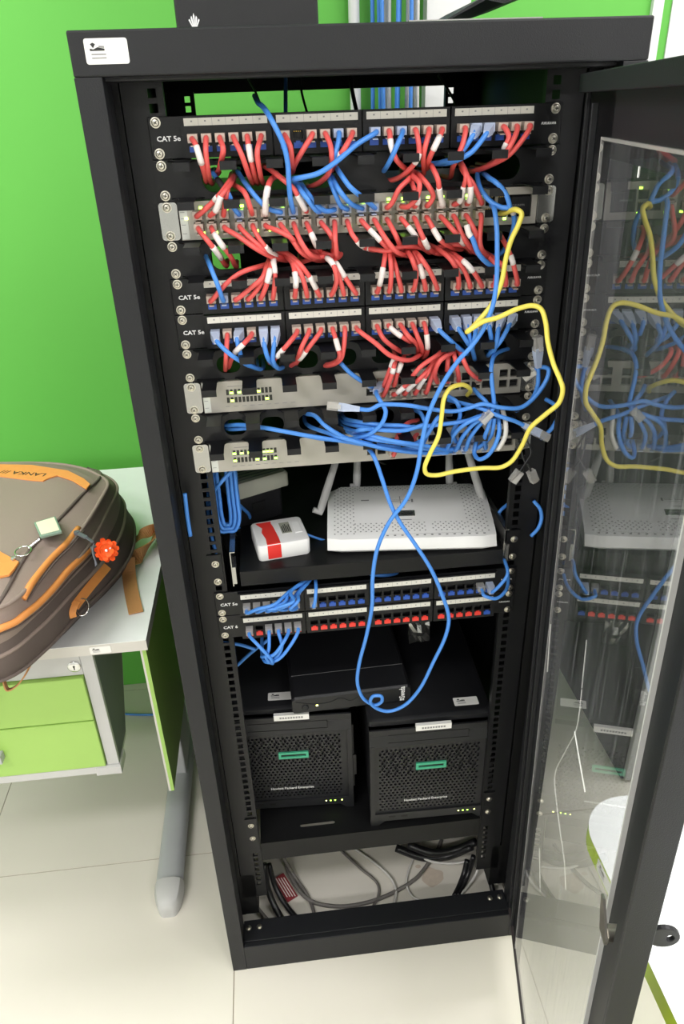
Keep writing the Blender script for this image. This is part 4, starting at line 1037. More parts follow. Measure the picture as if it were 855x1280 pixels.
C('b2', 'r', [(490, 560), (515, 460), (500, 350), (440, 270), (360, 240)], 'P2', 9)
C('b2', 'r', [(575, 545), (530, 410), (480, 310), (420, 260), (340, 230)], 'P2', 10, sl=((475, 345), (430, 290)))
C('b2', 'r', [(665, 540), (580, 420), (530, 340), (480, 270), (400, 230)], 'P2', 11, sl=((585, 425), (515, 310)))
C('b3', 'r', [(150, 520), (175, 400), (200, 250), (190, 200)], 'P2', 12, sl=((160, 480), (185, 360)))
C('b3', 'r', [(235, 510), (250, 380), (235, 240), (200, 210)], 'P2', 13)
C('b3', 'r', [(320, 520), (300, 400), (270, 290), (235, 230)], 'P2', 14)
C('b3', 'r', [(430, 510), (450, 400), (420, 290), (380, 220), (320, 190)], 'P2', 15)
C('b3', 'r', [(520, 490), (490, 370), (440, 240), (400, 210)], 'P2', 16, sl=((512, 440), (475, 335)))
C('b3', 'r', [(610, 490), (560, 380), (500, 290), (450, 230), (380, 200)], 'P2', 17)
C('b3', 'r', [(790, 490), (780, 390), (730, 290), (640, 210), (560, 170)], 'P2', 18)
C('b4', 'r', [(170, 480), (130, 370), (70, 300), (0, 240), (-60, 210)], 'P2', 19)
C('b4', 'r', [(265, 480), (210, 390), (150, 320), (60, 250), (0, 210)], 'P2', 20, sl=((205, 380), (120, 300)))
C('b4', 'r', [(375, 470), (385, 400), (380, 330), (300, 240), (220, 190)], 'P2', 21)
C('b4', 'r', [(465, 470), (455, 390), (430, 330), (360, 270), (300, 230)], 'P2', 22)
C('b4', 'r', [(550, 470), (540, 390), (500, 250), (430, 110), (380, 60)], 'P2', 23, sl=((520, 330), (495, 240)))
for q, lb in (([(240, 300), (330, 275), (470, 250), (540, 220)], 'left'), ([(300, 215), (420, 235), (520, 270), (560, 215)], 'middle')):
    C('b2', 'r', [(x, y) for x, y in q], ys=(8, -26, 8), label='red patch cable lying crosswise in the %s of the second manager tangle' % lb)
C('b3', 'r', [(30, 185), (100, 200), (220, 215), (340, 180), (470, 185), (620, 235), (760, 240)], ys=(-20, -30, 8), label='red patch cable with pale tip running across the second cable manager', sl=((30, 185), (80, 197)), tail=False)
C('b4', 'r', [(-150, 215), (0, 165), (90, 165), (200, 190), (300, 260)], ys=(8, -28, 8), label='red patch cable lying crosswise at the right of second manager tangle')
# ---- third panel down into the third manager
C('b1', 'b', [(325, 935), (430, 1040), (560, 1120), (690, 1160)], 'P3', 0, boot=(325, 935), ys=(-36, -40, 5))
C('b1', 'r', [(400, 900), (402, 1050), (395, 1170)], 'P3', 1)
C('b1', 'b', [(487, 915), (510, 1020), (545, 1110), (640, 1140)], 'P3', 2, boot=(487, 915), ys=(-36, -40, 5))
C('b1', 'r', [(590, 890), (540, 960), (470, 1030), (420, 1150)], 'P3', 3, sl=((535, 960), (470, 1030)))
C('b1', 'b', [(703, 955), (730, 1060), (790, 1140)], 'P3', 4, boot=(703, 950), ys=(-36, -40, -5))
C('b1', 'b', [(787, 955), (775, 1080), (810, 1150), (860, 1140)], 'P3', 5, boot=(787, 950), ys=(-36, -40, 5))
C('b2', 'r', [(185, 880), (120, 970), (40, 1060), (-20, 1110)], 'P3', 6, sl=((85, 1010), (40, 1060)))
C('b2', 'r', [(280, 880), (240, 980), (212, 1060), (190, 1120)], 'P3', 7)
C('b2', 'r', [(375, 870), (300, 980), (220, 1080), (130, 1140)], 'P3', 8, sl=((270, 1020), (215, 1085)))
C('b2', 'r', [(490, 860), (520, 960), (540, 1060), (490, 1110), (410, 1120)], 'P3', 9, sl=((512, 920), (530, 1020)))
C('b2', 'r', [(570, 870), (575, 980), (550, 1080), (470, 1130), (400, 1125)], 'P3', 10)
C('b3', 'r', [(-30, 840), (0, 862), (120, 950), (240, 1050), (380, 1090), (460, 1060), (500, 1020)], 'P3', 11, ys=(-30, -52, 0))
C('b3', 'r', [(130, 830), (190, 920), (310, 1010), (400, 1030)], 'P3', 12)
C('b3', 'r', [(220, 830), (290, 870), (380, 930), (450, 975), (470, 1030)], 'P3', 13, sl=((235, 835), (335, 900)))
C('b3', 'r', [(320, 820), (390, 900), (450, 960), (460, 1040)], 'P3', 14)
C('b3', 'r', [(410, 820), (460, 900), (495, 990), (490, 1050)], 'P3', 15)
C('b3', 'r', [(510, 810), (535, 900), (540, 1010), (500, 1070)], 'P3', 16, sl=((528, 880), (540, 990)))
C('b3', 'b', [(632, 845), (720, 930), (810, 1010), (860, 1040)], 'P3', 17, boot=(630, 843), ys=(-36, -42, 5))
C('b4', 'b', [(85, 835), (150, 940), (190, 1000)], 'P3', 18, boot=(82, 832), ys=(-36, -42, 0))
C('b4', 'b', [(165, 850), (185, 960), (215, 1085)], 'P3', 19, boot=(162, 845), ys=(-36, -42, -15))
C('b4', 'b', [(225, 850), (210, 920), (180, 1000)], 'P3', 20, boot=(225, 845), ys=(-36, -42, 5))
C('b4', 'b', [(330, 830), (348, 930), (340, 1010)], 'P3', 21, boot=(330, 815), ys=(-36, -40, 5))
C('b4', 'b', [(405, 840), (385, 960), (335, 1040)], 'P3', 22, boot=(405, 830), ys=(-36, -42, 5))
C('b4', 'b', [(495, 810), (425, 930), (350, 1020), (310, 1050)], 'P3', 23, boot=(495, 800), ys=(-36, -44, 5))
# ---- third manager to the middle switch
RD = 'red patch cable '
C('c3', 'r', [(275, 120), (270, 190), (235, 280), (190, 410)], end='S2u', sl=((270, 185), (240, 250)))
C('c3', 'r', [(290, 140), (275, 230), (255, 310), (200, 470)], end='S2l', sl=((272, 260), (262, 300)))
C('c3', 'r', [(350, 150), (330, 220), (300, 300), (262, 420)], end='S2u', sl=((328, 215), (298, 290)))
C('c3', 'r', [(660, 100), (640, 140), (480, 250), (370, 390), (270, 480)], end='S2l', ys=(12, -50, -22), sl=((360, 400), (300, 460)))
C('c3', 'r', [(640, 120), (560, 250), (490, 330), (400, 410), (350, 470)], end='S2l', sl=((435, 375), (385, 430)))
C('c3', 'r', [(650, 110), (600, 180), (540, 300), (480, 390), (410, 480)], end='S2l', sl=((520, 330), (480, 420)))
C('c3', 'r', [(680, 120), (625, 190), (565, 350), (500, 460)], end='S2l')
C('c3', 'r', [(780, 110), (730, 135), (640, 200), (600, 300), (600, 410)], end='S2u', ys=(12, -50, -22))
C('c3', 'r', [(720, 120), (705, 190), (695, 300), (710, 390)], end='S2u')
C('c3', 'r', [(740, 120), (755, 160), (780, 270), (800, 370)], end='S2u')
C('c4', 'r', [(-10, 60), (50, 170), (100, 270), (160, 370)], end='S2u', ys=(12, -48, -22))
C('c2', 'b', [(530, 70), (560, 100), (640, 180), (745, 275)], end='S2u', ys=(12, -36, -22))
# clear plug going into the middle switch, looping into the blue bundle
C('c3', 'b', [(130, 400), (150, 500), (205, 600), (180, 690), (100, 770), (0, 810), (-120, 830)], 'S2u', 1, boot=(130, 440), ys=(-36, -60, -30), tail=False)
# ---- loose plug lying against the middle switch, cable sweeping right to a loop
C('px', 'b', [(446, 511, -55), (462, 512, -58), (475, 506, -60), (490, 505.5, -62), (512, 507, -62), (536, 511, -60), (567, 514, -55), (586, 510, -55), (603, 505, -60), (627, 509.5, -62), (652, 509, -60), (672, 492, -55), (685, 470, -50), (685, 461, -48), (675, 459, -46), (668, 463, -44)], label='blue patch cable with loose clear plug resting on the middle switch', startplug='boot', endplug='plug', tail=False)
C('px', 'b', [(672.5, 456, -48), (672, 482, -46), (665, 499, -40), (655, 508, -25), (640, 514, 15)], label='blue patch cable with clear plug pointing up beside third cable manager', startplug='boot')
C('px', 'b', [(640, 433, 15), (618, 444, -30), (614, 460, -45), (615, 480, -52), (617, 509, -58), (612, 516, -60)], label='blue patch cable hanging straight down to a clear plug in the blue tangle', endplug='plug', n=5)
C('px', 'b', [(560, 500, -20), (600, 510, -55), (624, 520, -62), (645, 527, -64), (657, 533, -64)], label='blue patch cable ending in a clear plug over the yellow cable', endplug='boot', tail=False)
# ---- blue bundle out of the fourth manager towards the lowest switch
def bun(pts, ys, lb, **k): C('px', 'b', pts, ys=ys, label='blue patch cable ' + lb, **k)
bun([(280, 531, 15), (300, 531, -8), (320, 533, -26), (342, 537, -44), (365, 541), (400, 548), (427, 551), (450, 555), (482, 561), (523, 566), (560, 566)], (-50, -56, -30), 'that starts leftmost of the fourth manager and sweeps right along the switch')
bun([(284, 536, 12), (312, 535, -5), (332, 535, -30), (364, 541, -50), (400, 547, -52), (440, 553, -48), (500, 560), (545, 563), (575, 560)], (-50, -50, -20), 'that runs second from the left out of the fourth manager')
bun([(381, 516, 15), (394, 520, -30), (409, 534), (434, 548), (470, 556), (510, 560), (556, 563)], (-45, -56, -24), 'arching out of the third arched opening, upper strand')
bun([(383, 530, 12), (409, 541, -40), (434, 549), (470, 558), (523, 566), (565, 564)], (-45, -54, -20), 'arching out of the third arched opening, lower strand')
bun([(428, 526, 12), (450, 533, -40), (473, 537), (505, 538), (530, 531)], (-45, -56, -60), 'leaving the fourth opening and rising to the yellow loop')
bun([(430, 522, 12), (446, 527, -36), (475, 531), (500, 532), (518, 534), (555, 530), (583, 526), (604, 518)], (-45, -56, -50), 'running straight from the fourth opening to the knot of plugs')
bun([(427, 532, 12), (455, 542, -45), (490, 551), (523, 556), (545, 560), (562, 565)], (-45, -60, -22), 'lying on top of the sweep of blue cables')
bun([(430, 536, 10), (460, 548, -50), (500, 554), (540, 562), (568, 561)], (-50, -58, -20), 'threaded in the middle of the sweep of blue cables')
bun([(437, 540, 8), (452, 537, -58), (466, 536), (480, 535), (505, 534), (520, 532)], (-58, -56, 5), 'crossing low behind the long hanging loop')
# fan from the knot of plugs into the lowest switch
def fan(pts, lb, ys=(-58, -56, -22)): C('px', 'b', pts, end='S3l', ys=ys, label='blue patch cable ' + lb, tail=False)
fan([(607, 519), (585, 528), (570, 540), (560, 560)], 'in the plug knot, leftmost of its fan into the lowest switch')
fan([(606, 521), (592, 530), (579, 545), (573, 558)], 'in the plug knot, second in its fan into the lowest switch')
fan([(608, 522), (597, 534), (587, 548), (584, 560)], 'in the plug knot, third in its fan into the lowest switch')
fan([(613, 523), (610, 535), (606, 546), (603, 555)], 'in the plug knot, fourth in its fan into the lowest switch')
fan([(618, 523), (616, 536), (613, 546), (616, 556)], 'in the plug knot, fifth in its fan into the lowest switch')
C('px', 'b', [(618, 500, 10), (623, 524, -50), (624, 540, -58), (618, 558, -60), (609, 570, -58), (599, 574, -50), (593, 567, -36), (598, 560, -22)], end='S3u', label='blue patch cable looping under the lowest switch beside the white tape', tail=True)
C('px', 'w', [(628, 512, -40), (632, 528, -56), (632, 543, -60), (628, 553, -60), (622, 562, -58)], label='cable end wrapped in crumpled white tape beside the lowest switch', tail=False, r=0.0034)
C('px', 'b', [(505, 560, -30), (530, 548, -50), (545, 525, -54), (552, 517, -40), (560, 510, 5)], label='blue patch cable rising steeply behind the yellow loop', tail=False)
C('px', 'b', [(524, 562, -25), (534, 540, -45), (528, 520, -40), (518, 512, 5)], label='blue patch cable crossing behind the long loop at the fourth manager', tail=False)
C('px', 'b', [(560, 495, -30), (571, 503, -45), (575, 520, -45), (566, 540, -40), (564, 552, -24)], label='blue patch cable bending down right of the yellow loop', tail=False, end='S3u')
C('px', 'b', [(592, 486, -24), (600, 495, -40), (608, 503, -50), (612, 515, -55)], label='blue patch cable dropping from the middle switch to the plug knot', tail=False)
C('px', 'r', [(523, 525, 5), (508, 530, -20), (497, 545, -24), (492, 565, -20)], end='S3l', label='red patch cable hidden behind the blue sweep', tail=False)
C('px', 'r', [(525, 540, 5), (518, 548, -18), (520, 556, -20)], label='red patch cable stub between the blue strands', tail=False)
# ---- the long blue cable that hangs in a big loop in front of the router
C('px', 'b', [(614, 256, -24), (618, 262, -50), (621, 285, -62), (621.5, 310, -68), (621, 345, -74), (617, 378, -80), (606, 408, -84), (590, 432, -84), (572, 452, -82), (552, 482, -80), (535, 520, -80), (527, 555, -82), (521, 590, -80), (508, 624, -76), (487, 652, -74), (472, 685, -72), (466, 720, -68), (465, 758, -62), (458, 795, -52), (449, 830, -42), (447, 855, -36), (455, 874, -34), (468, 881, -36), (477, 877, -44), (476, 870, -48), (467, 870, -46), (463, 878, -40), (472, 886, -36), (486, 889, -36), (505, 882, -40), (524, 862, -46), (542, 827, -54), (557, 795, -60), (561, 772, -64), (552, 742, -70), (539, 712, -74), (520, 682, -74), (500, 653, -72), (488, 630, -68), (478, 600, -60), (468, 572, -50), (460, 560, -30)], label='long blue cable hanging in a big loop before the router', tail=False, n=7)
# ---- yellow cable
pd = atX(704, 486, 0.236)
C('px', 'y', [(625, 267, -18), (632, 266, -40), (645, 262, -62), (652, 267, -68), (648, 281, -70), (639, 300, -70), (632, 325, -72), (627, 352, -76), (615, 380, -78), (599, 400, -80), (586, 413.5, -84), (584, 414.5, -90), (592, 409, -94), (604, 402, -94), (622, 397, -92), (647, 386, -92), (666, 382, -94), (676, 386, -98), (682, 402, -104), (685, 428, -112), (692, 455, -122), (700, 474, -132), (703.5, 486, -137), (699, 503, -134), (682, 518, -120), (663, 535, -104), (652, 558, -92), (639, 577, -84), (626, 584, -80), (603, 585, -78), (570, 589, -78), (545, 594, -80), (533, 592, -84), (531, 584, -86), (537, 568, -86), (548, 545, -84), (552, 520, -80), (555, 498, -76), (562, 486, -70), (575, 481, -62), (584, 483, -50), (588, 489, -30), (584, 494, -18)], label='yellow patch cable winding down the right side of the rack', endplug=None, tail=False, n=7)
# ---- clear plugs hanging loose at the right rail on black wire
for pts, lb in (([(640, 520, -10), (655, 545, -40), (664, 565, -50), (656, 580, -54), (649, 590, -55)], 'black thin wire with clear plug pointing left at right rail'), ([(643, 520, -8), (650, 555, -35), (655, 575, -45), (661, 583, -50), (664, 590, -50)], 'black thin wire with clear plug pointing down at right rail')):
    C('px', 'k', pts, label=lb, r=0.0014, endplug='plug', tail=False, name='loose_wire')
# ---- fourth panel: six cables out from under the shelf, one more, and the right pair
FP = [(545, 130), (540, 135), (535, 132), (530, 137), (550, 140), (555, 134)]
for k in range(6):
    x = 205 + 51 * k
    if k < 3: mid = [(x, 285), (x + 60, 305 - 4 * k), (x + 150, 280 - 8 * k), (430 + 6 * k, 215), FP[k]]
    else: mid = [(x, 262), (x - 40 + 10 * (k - 3), 305), (x + 20, 300 - 18 * (k - 3)), (460 + 12 * (k - 3), 240 - 8 * (k - 3)), FP[k]]
    C('d3', 'b', mid, 'P4', k, ys=(-28, -46, 15), r=0.0028)
C('d3', 'b', [(550, 250), (572, 265), (577, 200), (572, 130)], 'P4', 6, ys=(-28, -34, 15), r=0.0028)
C('d4', 'b', [(600, 160), (640, 210), (700, 226), (748, 185), (758, 120), (735, 40)], 'P4', 22, ys=(-30, -46, 25), r=0.0028)
C('d4', 'b', [(685, 205), (720, 160), (755, 110), (745, 50), (720, 10)], 'P4', 23, boot=(678, 195), ys=(-40, -44, 25), r=0.0028)
C('px', 'b', [(455, 712, 60), (470, 719, 20), (485, 719, 20), (498, 713, 60)], label='blue cable sagging just under the router shelf edge', r=0.0028)
for i, q in ((0, [(235, 415), (270, 500), (335, 570), (345, 595)]), (2, [(335, 410), (325, 520), (310, 560), (335, 592)]), (3, [(385, 400), (395, 500), (375, 550), (330, 580)]), (4, [(435, 395), (405, 480), (350, 550), (300, 560)]), (5, [(487, 395), (440, 500), (380, 570), (320, 590)])):
    C('d3', 'b', q + [(290, 540, 20)], 'P5', i, ys=(-28, -44, -20), r=0.0029)
C('px', 'b', [(278, 803, 30), (300, 806, 40), (320, 812, 40)], label='dim blue cable crossing behind the left rail under the lowest panel', tail=False)
C('px', 'b', [(335, 800, 50), (315, 815, 60), (292, 836, 60)], label='dim blue cable slanting down behind the left rail', tail=False)
# ---- coil of blue cable tied behind the left rail
def coil():
    loops = []
    for k, (hw, yy) in enumerate(((0.0195, 0.046), (0.0132, 0.045), (0.0068, 0.046), (0.0165, 0.054), (0.0100, 0.055), (0.0195, 0.061))):
        top, bot = 1.092, 0.972 + (0.0195 - hw) * 0.9
        for t in range(14):
            a = 2 * math.pi * t / 14; f = t / 14 * 0.3
            z = (top + bot) / 2 + (top - bot) / 2 * max(-1, min(1, 1.12 * math.cos(a)))
            loops.append(V((-0.2115 + hw * max(-1, min(1, 1.25 * math.sin(a))), yy + 0.003 * math.cos(a), z)))
    return loops
o = MB().tube(spline(coil(), 3), 0.0029, 7).build('cable_coil', 'b', None, smooth=True)
tag(o, 'long coil of blue network cable hanging behind the left rail', 'cable')
o2 = C('px', 'b', [(290, 588, 25), (277, 602, 20), (264, 618, 28)], label='blue cable end slanting across the coil at left rail', tail=False)
C('px', 'b', [(262, 590, 60), (260, 640, 60), (270, 690, 50), (278, 700, 40)], label='blue cable running down along the left rail behind the coil', tail=False)
C('px', 'b', [(231, 617, -25), (234, 645, -22), (238, 670, -24)], label='blue cable showing in the gap beside the left front post', tail=False)
C('px', 'b', [(300, 632, 120), (312, 645, 130), (308, 655, 140), (296, 660, 120)], label='dim blue cable loop on the shelf behind the coil', tail=False)
C('px', 'b', [(384, 668, 60), (394, 672, 60), (408, 676, 62)], label='blue cable between the red banded box and the router', tail=False, r=0.002)
# right side, between rail and side panel
C('px', 'b', [(641, 580, 40), (638, 620, 45), (636, 645, 40)], label='blue cable hanging straight behind the right rail', tail=False)
C('px', 'b', [(638, 628, 60), (626, 638, 50), (619, 650, 50)], label='blue cable curving in from the right rail above the shelf', tail=False)
C('px', 'b', [(667, 626, -5), (675, 636, -8), (677, 648, -8), (673, 660, -8), (664, 670, -5)], label='blue cable bowing out beside the right rail near the door', tail=False)
C('px', 'b', [(682, 499, -10), (694, 507, -25), (697, 520, -25), (690, 535, -20), (676, 548, -5)], label='blue cable bowing out behind the yellow cable', tail=False)
# thin cables crossing the opening under the top bar
for pts, cl, lb in (([(310, 98, 450), (318, 112, 300), (326, 133, 60)], 'k', 'thin black wire leading to the first blue cable at the top opening'),
                    ([(357, 92, 300), (357, 118, 250), (357, 145, 200)], 'b', 'dark blue cable hanging in the opening above the topmost panel'),
                    ([(374, 92, 300), (377, 115, 280), (385, 145, 240)], 'k', 'black wire in the middle of opening above the topmost panel'),
                    ([(438, 92, 200), (440, 112, 180), (447, 145, 150)], 'k', 'thick black wire beside conduit in the opening above the topmost panel'),
                    ([(548, 94, 300), (560, 112, 280), (575, 140, 240)], 'k', 'black wire at the right end of the opening above the panel')):
    C('px', cl, pts, label=lb, tail=False, r=0.0028 if cl == 'b' or 'thick' in lb else 0.0018, name='loose_wire', group='wires in the top opening')
# faint cables behind the router
C('px', 'g', [(470, 575, 330), (500, 590, 320), (525, 600, 320), (545, 612, 320)], label='dim grey cable arching at the back of the router shelf', tail=False, r=0.002)
# ---- cables lying on the floor inside the rack
def fc(pts, col, lb, r=0.0032):
    W = [atZ(x, y, z) for x, y, z in pts]; tag(MB().tube(spline(W, 7), r, 8).build('floor_cable', col, None, smooth=True), lb, 'cable', 'cables on the floor of the rack')
fc([(352, 1068, .06), (368, 1095, .01), (385, 1120, .004), (396, 1150, .004), (408, 1170, .004)], 'g', 'grey cable on the rack floor passing the maroon tag', .004)
fc([(336, 1080, .08), (345, 1110, .03), (360, 1135, .008), (378, 1155, .004)], 'k', 'black cable on the rack floor left of the maroon tag', .006)
fc([(330, 1080, .1), (336, 1115, .04), (350, 1145, .008), (366, 1165, .004)], 'k', 'thick black cable on the rack floor nearest the left rail', .007)
fc([(340, 1100, .03), (352, 1125, .01), (362, 1140, .006), (372, 1150, .005)], 'w', 'pale cable among black ones at left on the rack floor', .003)
fc([(322, 1135, .02), (335, 1150, .01), (350, 1160, .006)], 'g', 'grey cable curling at the left rail foot', .004)
fc([(352, 1062, .03), (362, 1092, .01), (385, 1124, .006), (420, 1133, .005), (460, 1128, .005), (495, 1114, .005), (520, 1098, .006), (535, 1080, .006), (545, 1066, .006), (552, 1050, .006)], 'g', 'flat grey cable curving right across the whole rack floor', .0045)
fc([(405, 1040, .006), (425, 1062, .006), (450, 1085, .006), (472, 1105, .006), (473, 1120, .006), (463, 1138, .006), (455, 1152, .006)], 'g', 'grey cable bending back in middle of the rack floor', .003)
fc([(420, 1040, .006), (445, 1062, .006), (470, 1080, .008), (490, 1100, .008), (495, 1115, .006), (492, 1132, .006), (488, 1146, .006)], 'w', 'pale grey cable looping in the middle of the rack floor', .003)
fc([(522, 1062, .01), (512, 1085, .006), (508, 1105, .006), (515, 1120, .006), (522, 1124, .006), (530, 1127, .006)], 'w', 'white thin cable ending beside the rust stain', .0025)
fc([(520, 1068, .02), (540, 1077, .012), (570, 1079, .012), (594, 1074, .02)], 'w', 'white cable bowing across the back of the rack floor', .003)
fc([(600, 1070, .06), (596, 1090, .02), (585, 1108, .006), (576, 1118, .005)], 'w', 'white cable at the right end of the rack floor', .003)
fc([(592, 1070, .06), (586, 1090, .02), (578, 1108, .006), (572, 1120, .005)], 'k', 'black cable at the right end of the rack floor', .006)
fc([(584, 1075, .04), (580, 1092, .015), (574, 1108, .007), (568, 1120, .007)], 'k', 'second black cable left of the white one at right rack floor', .006)
fc([(495, 1060, .03), (530, 1072, .012), (560, 1070, .012), (590, 1058, .05)], 'k', 'thick black cable in a low arc at back of rack floor', .009)
fc([(510, 1056, .04), (540, 1066, .03), (570, 1062, .03), (595, 1052, .06)], 'k', 'thick black cable lying on the other at back of rack floor', .009)
fc([(614, 1105, .02), (617, 1118, .012), (620, 1130, .008)], 'k', 'short black cable by the right rail foot', .006)
A = atZ(348, 1095, 0.012); B_ = atZ(366, 1124, 0.008)
dd = (B_ - A); 
mt_ = MB().ribbon([A, A.lerp(B_, .5), B_], EX, 0.026, 0.0012).build('maroon_tag', 'maroon'); tag(mt_, 'maroon printed tag on a cable on the rack floor', 'tag')
pr_ = MB()
for k in range(4): pr_.ribbon([A.lerp(B_, .1) + V((-0.009 + .006 * k, 0, .0012)), A.lerp(B_, .9) + V((-0.009 + .006 * k, 0, .0012))], EX, 0.002, 0.0003)
pr_.build('print', 'sleeve', mt_)
# ------------------------------------------------------------------ desk
DZ = 0.75; DX = -0.377; DY = 0.078
dk = thing('desk', 'white desk with green side panel between the wall and the rack', 'desk', (-1.0, 0.43, 0))
bx('desk_top', 'desk', dk, -1.65, DX, DY, 0.80, DZ - 0.0008, DZ)
bx('edge_band', 'desk_edge', dk, -1.65, DX, DY, 0.80, DZ - 0.022, DZ - 0.0008)
part('side_panel', 'lime', dk, lambda b: b.box(-0.394, -0.384, 0.094, 0.74, 0.36, DZ - 0.022), bevel=0.001)
bx('lit_edge_strip', 'lime', dk, -0.3905, -0.3838, 0.092, 0.094, 0.36, DZ - 0.022)  # lime strip added to stand for the lit front of the side face
bx('panel_edge', 'desk_edge', dk, -0.3942, -0.3905, 0.092, 0.094, 0.36, DZ - 0.022)
def footbeam(b):
    rr = []
    for y, h in ((0.10, 0.044), (0.3, 0.05), (0.75, 0.05)):
        rr.append([V((x, y, z)) for x, z in ((-0.470, 0.006), (-0.418, 0.006), (-0.414, 0.03), (-0.420, h - 0.006), (-0.432, h), (-0.456, h), (-0.468, h - 0.006), (-0.474, 0.03))])
    b.rings(rr)
part('foot', 'grey_metal', dk, footbeam, auto=True)
def cap(b):
    rr = []
    for k in range(9):
        a = math.pi / 2 * k / 8; s = math.cos(a); y = 0.125 - 0.062 * math.sin(a)
        rr.append([V((-0.444 + dx * (0.35 + .65 * s), y, z0 * (0.5 + .5 * s))) for dx, z0 in ((-0.030, 0.0), (0.030, 0.0), (0.032, 0.03), (0.026, 0.045), (0.012, 0.051), (-0.012, 0.051), (-0.026, 0.045), (-0.032, 0.03))])
    b.rings(rr)
part('foot_cap', 'grey_plast', dk, cap, auto=True)
part('leg_column', 'grey_metal', dk, lambda b: b.box(-0.462, -0.426, 0.42, 0.56, 0.04, DZ - 0.022), bevel=0.004)
part('foot', 'grey_metal', dk, lambda b: b.box(-1.60, -1.548, 0.08, 0.75, 0.0, 0.05), bevel=0.008)
part('leg_column', 'grey_metal', dk, lambda b: b.box(-1.592, -1.556, 0.42, 0.56, 0.04, DZ - 0.022), bevel=0.004)
part('modesty_panel', 'green_panel', dk, lambda b: b.box(-1.6, -0.48, 0.66, 0.675, 0.40, DZ - 0.03))
sticker(dk, (-0.474, DY - 0.0001, DZ - 0.0195), EX, EZ, 0.036, 0.0145)
# drawer unit hung below the desk top
PX, PY, PB, PT = -0.479, 0.100, 0.432, DZ - 0.023
pd_ = thing('drawer_unit', 'hanging drawer unit with two lime drawers under the white desk', 'drawers', (-0.68, 0.2, PB))
part('carcass', 'grey_plast', pd_, lambda b: (b.plate([(0.106, PB), (0.185, PB), (0.40, PT), (0.106, PT)], [], (PX - 0.003, 0, 0), EY, EZ, EX * 0.002), b.plate([(0.106, PB), (0.185, PB), (0.40, PT), (0.106, PT)], [], (-0.88, 0, 0), EY, EZ, EX * 0.016), b.box(-0.87, PX - 0.003, 0.106, 0.38, PT - 0.01, PT), b.box(-0.87, PX - 0.003, 0.106, 0.18, PB, PB + 0.012)))
part('side_sheet', 'dark_side', pd_, lambda b: b.plate([(0.1065, PB + .012), (0.183, PB + .012), (0.395, PT), (0.1065, PT)], [], (PX - 0.001, 0, 0), EY, EZ, EX * 0.0012))
part('corner_post', 'grey_plast', pd_, lambda b: (b.box(PX - 0.022, PX + 0.0006, PY - 0.002, 0.108, PB, PT), ), bevel=0.001)
part('bottom_lip', 'grey_plast', pd_, lambda b: (b.box(-0.88, PX + 0.003, PY - 0.006, 0.118, PB - 0.006, PB + 0.012), b.box(PX - 0.045, PX + 0.004, PY - 0.008, 0.138, PB - 0.010, PB + 0.010)), bevel=0.0015)
part('lock_rail', 'grey_plast', pd_, lambda b: b.box(-0.88, PX - 0.023, PY, 0.108, PT - 0.058, PT - 0.001), bevel=0.001)
lc = atY(93, 833, PY)
lkk = part('lock', 'chrome', pd_, lambda b: b.lathe((lc.x, PY, lc.z), (0, -1, 0), [(0.0001, 0), (0.0115, 0), (0.0115, 0.002), (0.0095, 0.0035), (0.0001, 0.0035)], 20), auto=True)
part('keyhole', 'ink', lkk, lambda b: (b.cyl((lc.x, PY - 0.0034, lc.z + .002), (lc.x, PY - 0.0039, lc.z + .002), 0.002, 10), b.box(lc.x - .001, lc.x + .001, PY - 0.0039, PY - 0.0034, lc.z - .005, lc.z + .002)))
for z0, z1 in ((0.5665, PT - 0.060), (PB + 0.014, 0.5635)):
    f = part('drawer', 'lime', pd_, lambda b: b.box(-0.86, PX - 0.0235, PY - 0.008, 0.118, z0, z1), bevel=0.0015)
    zc_ = (z0 + z1) / 2
    hp = atY(4, 943, PY - 0.012)
    part('handle', 'grey_metal', f, lambda b: (b.box(hp.x - 0.11, hp.x, PY - 0.026, PY - 0.020, zc_ - 0.008, zc_ + 0.010), b.box(hp.x - 0.008, hp.x, PY - 0.022, PY - 0.008, zc_ - 0.008, zc_ + 0.010), b.box(hp.x - 0.11, hp.x - 0.102, PY - 0.022, PY - 0.008, zc_ - 0.008, zc_ + 0.010)), bevel=0.001)

# ------------------------------------------------------------------ backpack, lying front side up
bp = thing('backpack', 'taupe backpack with orange leather trim lying on the white desk', 'backpack', (-0.62, 0.25, DZ))
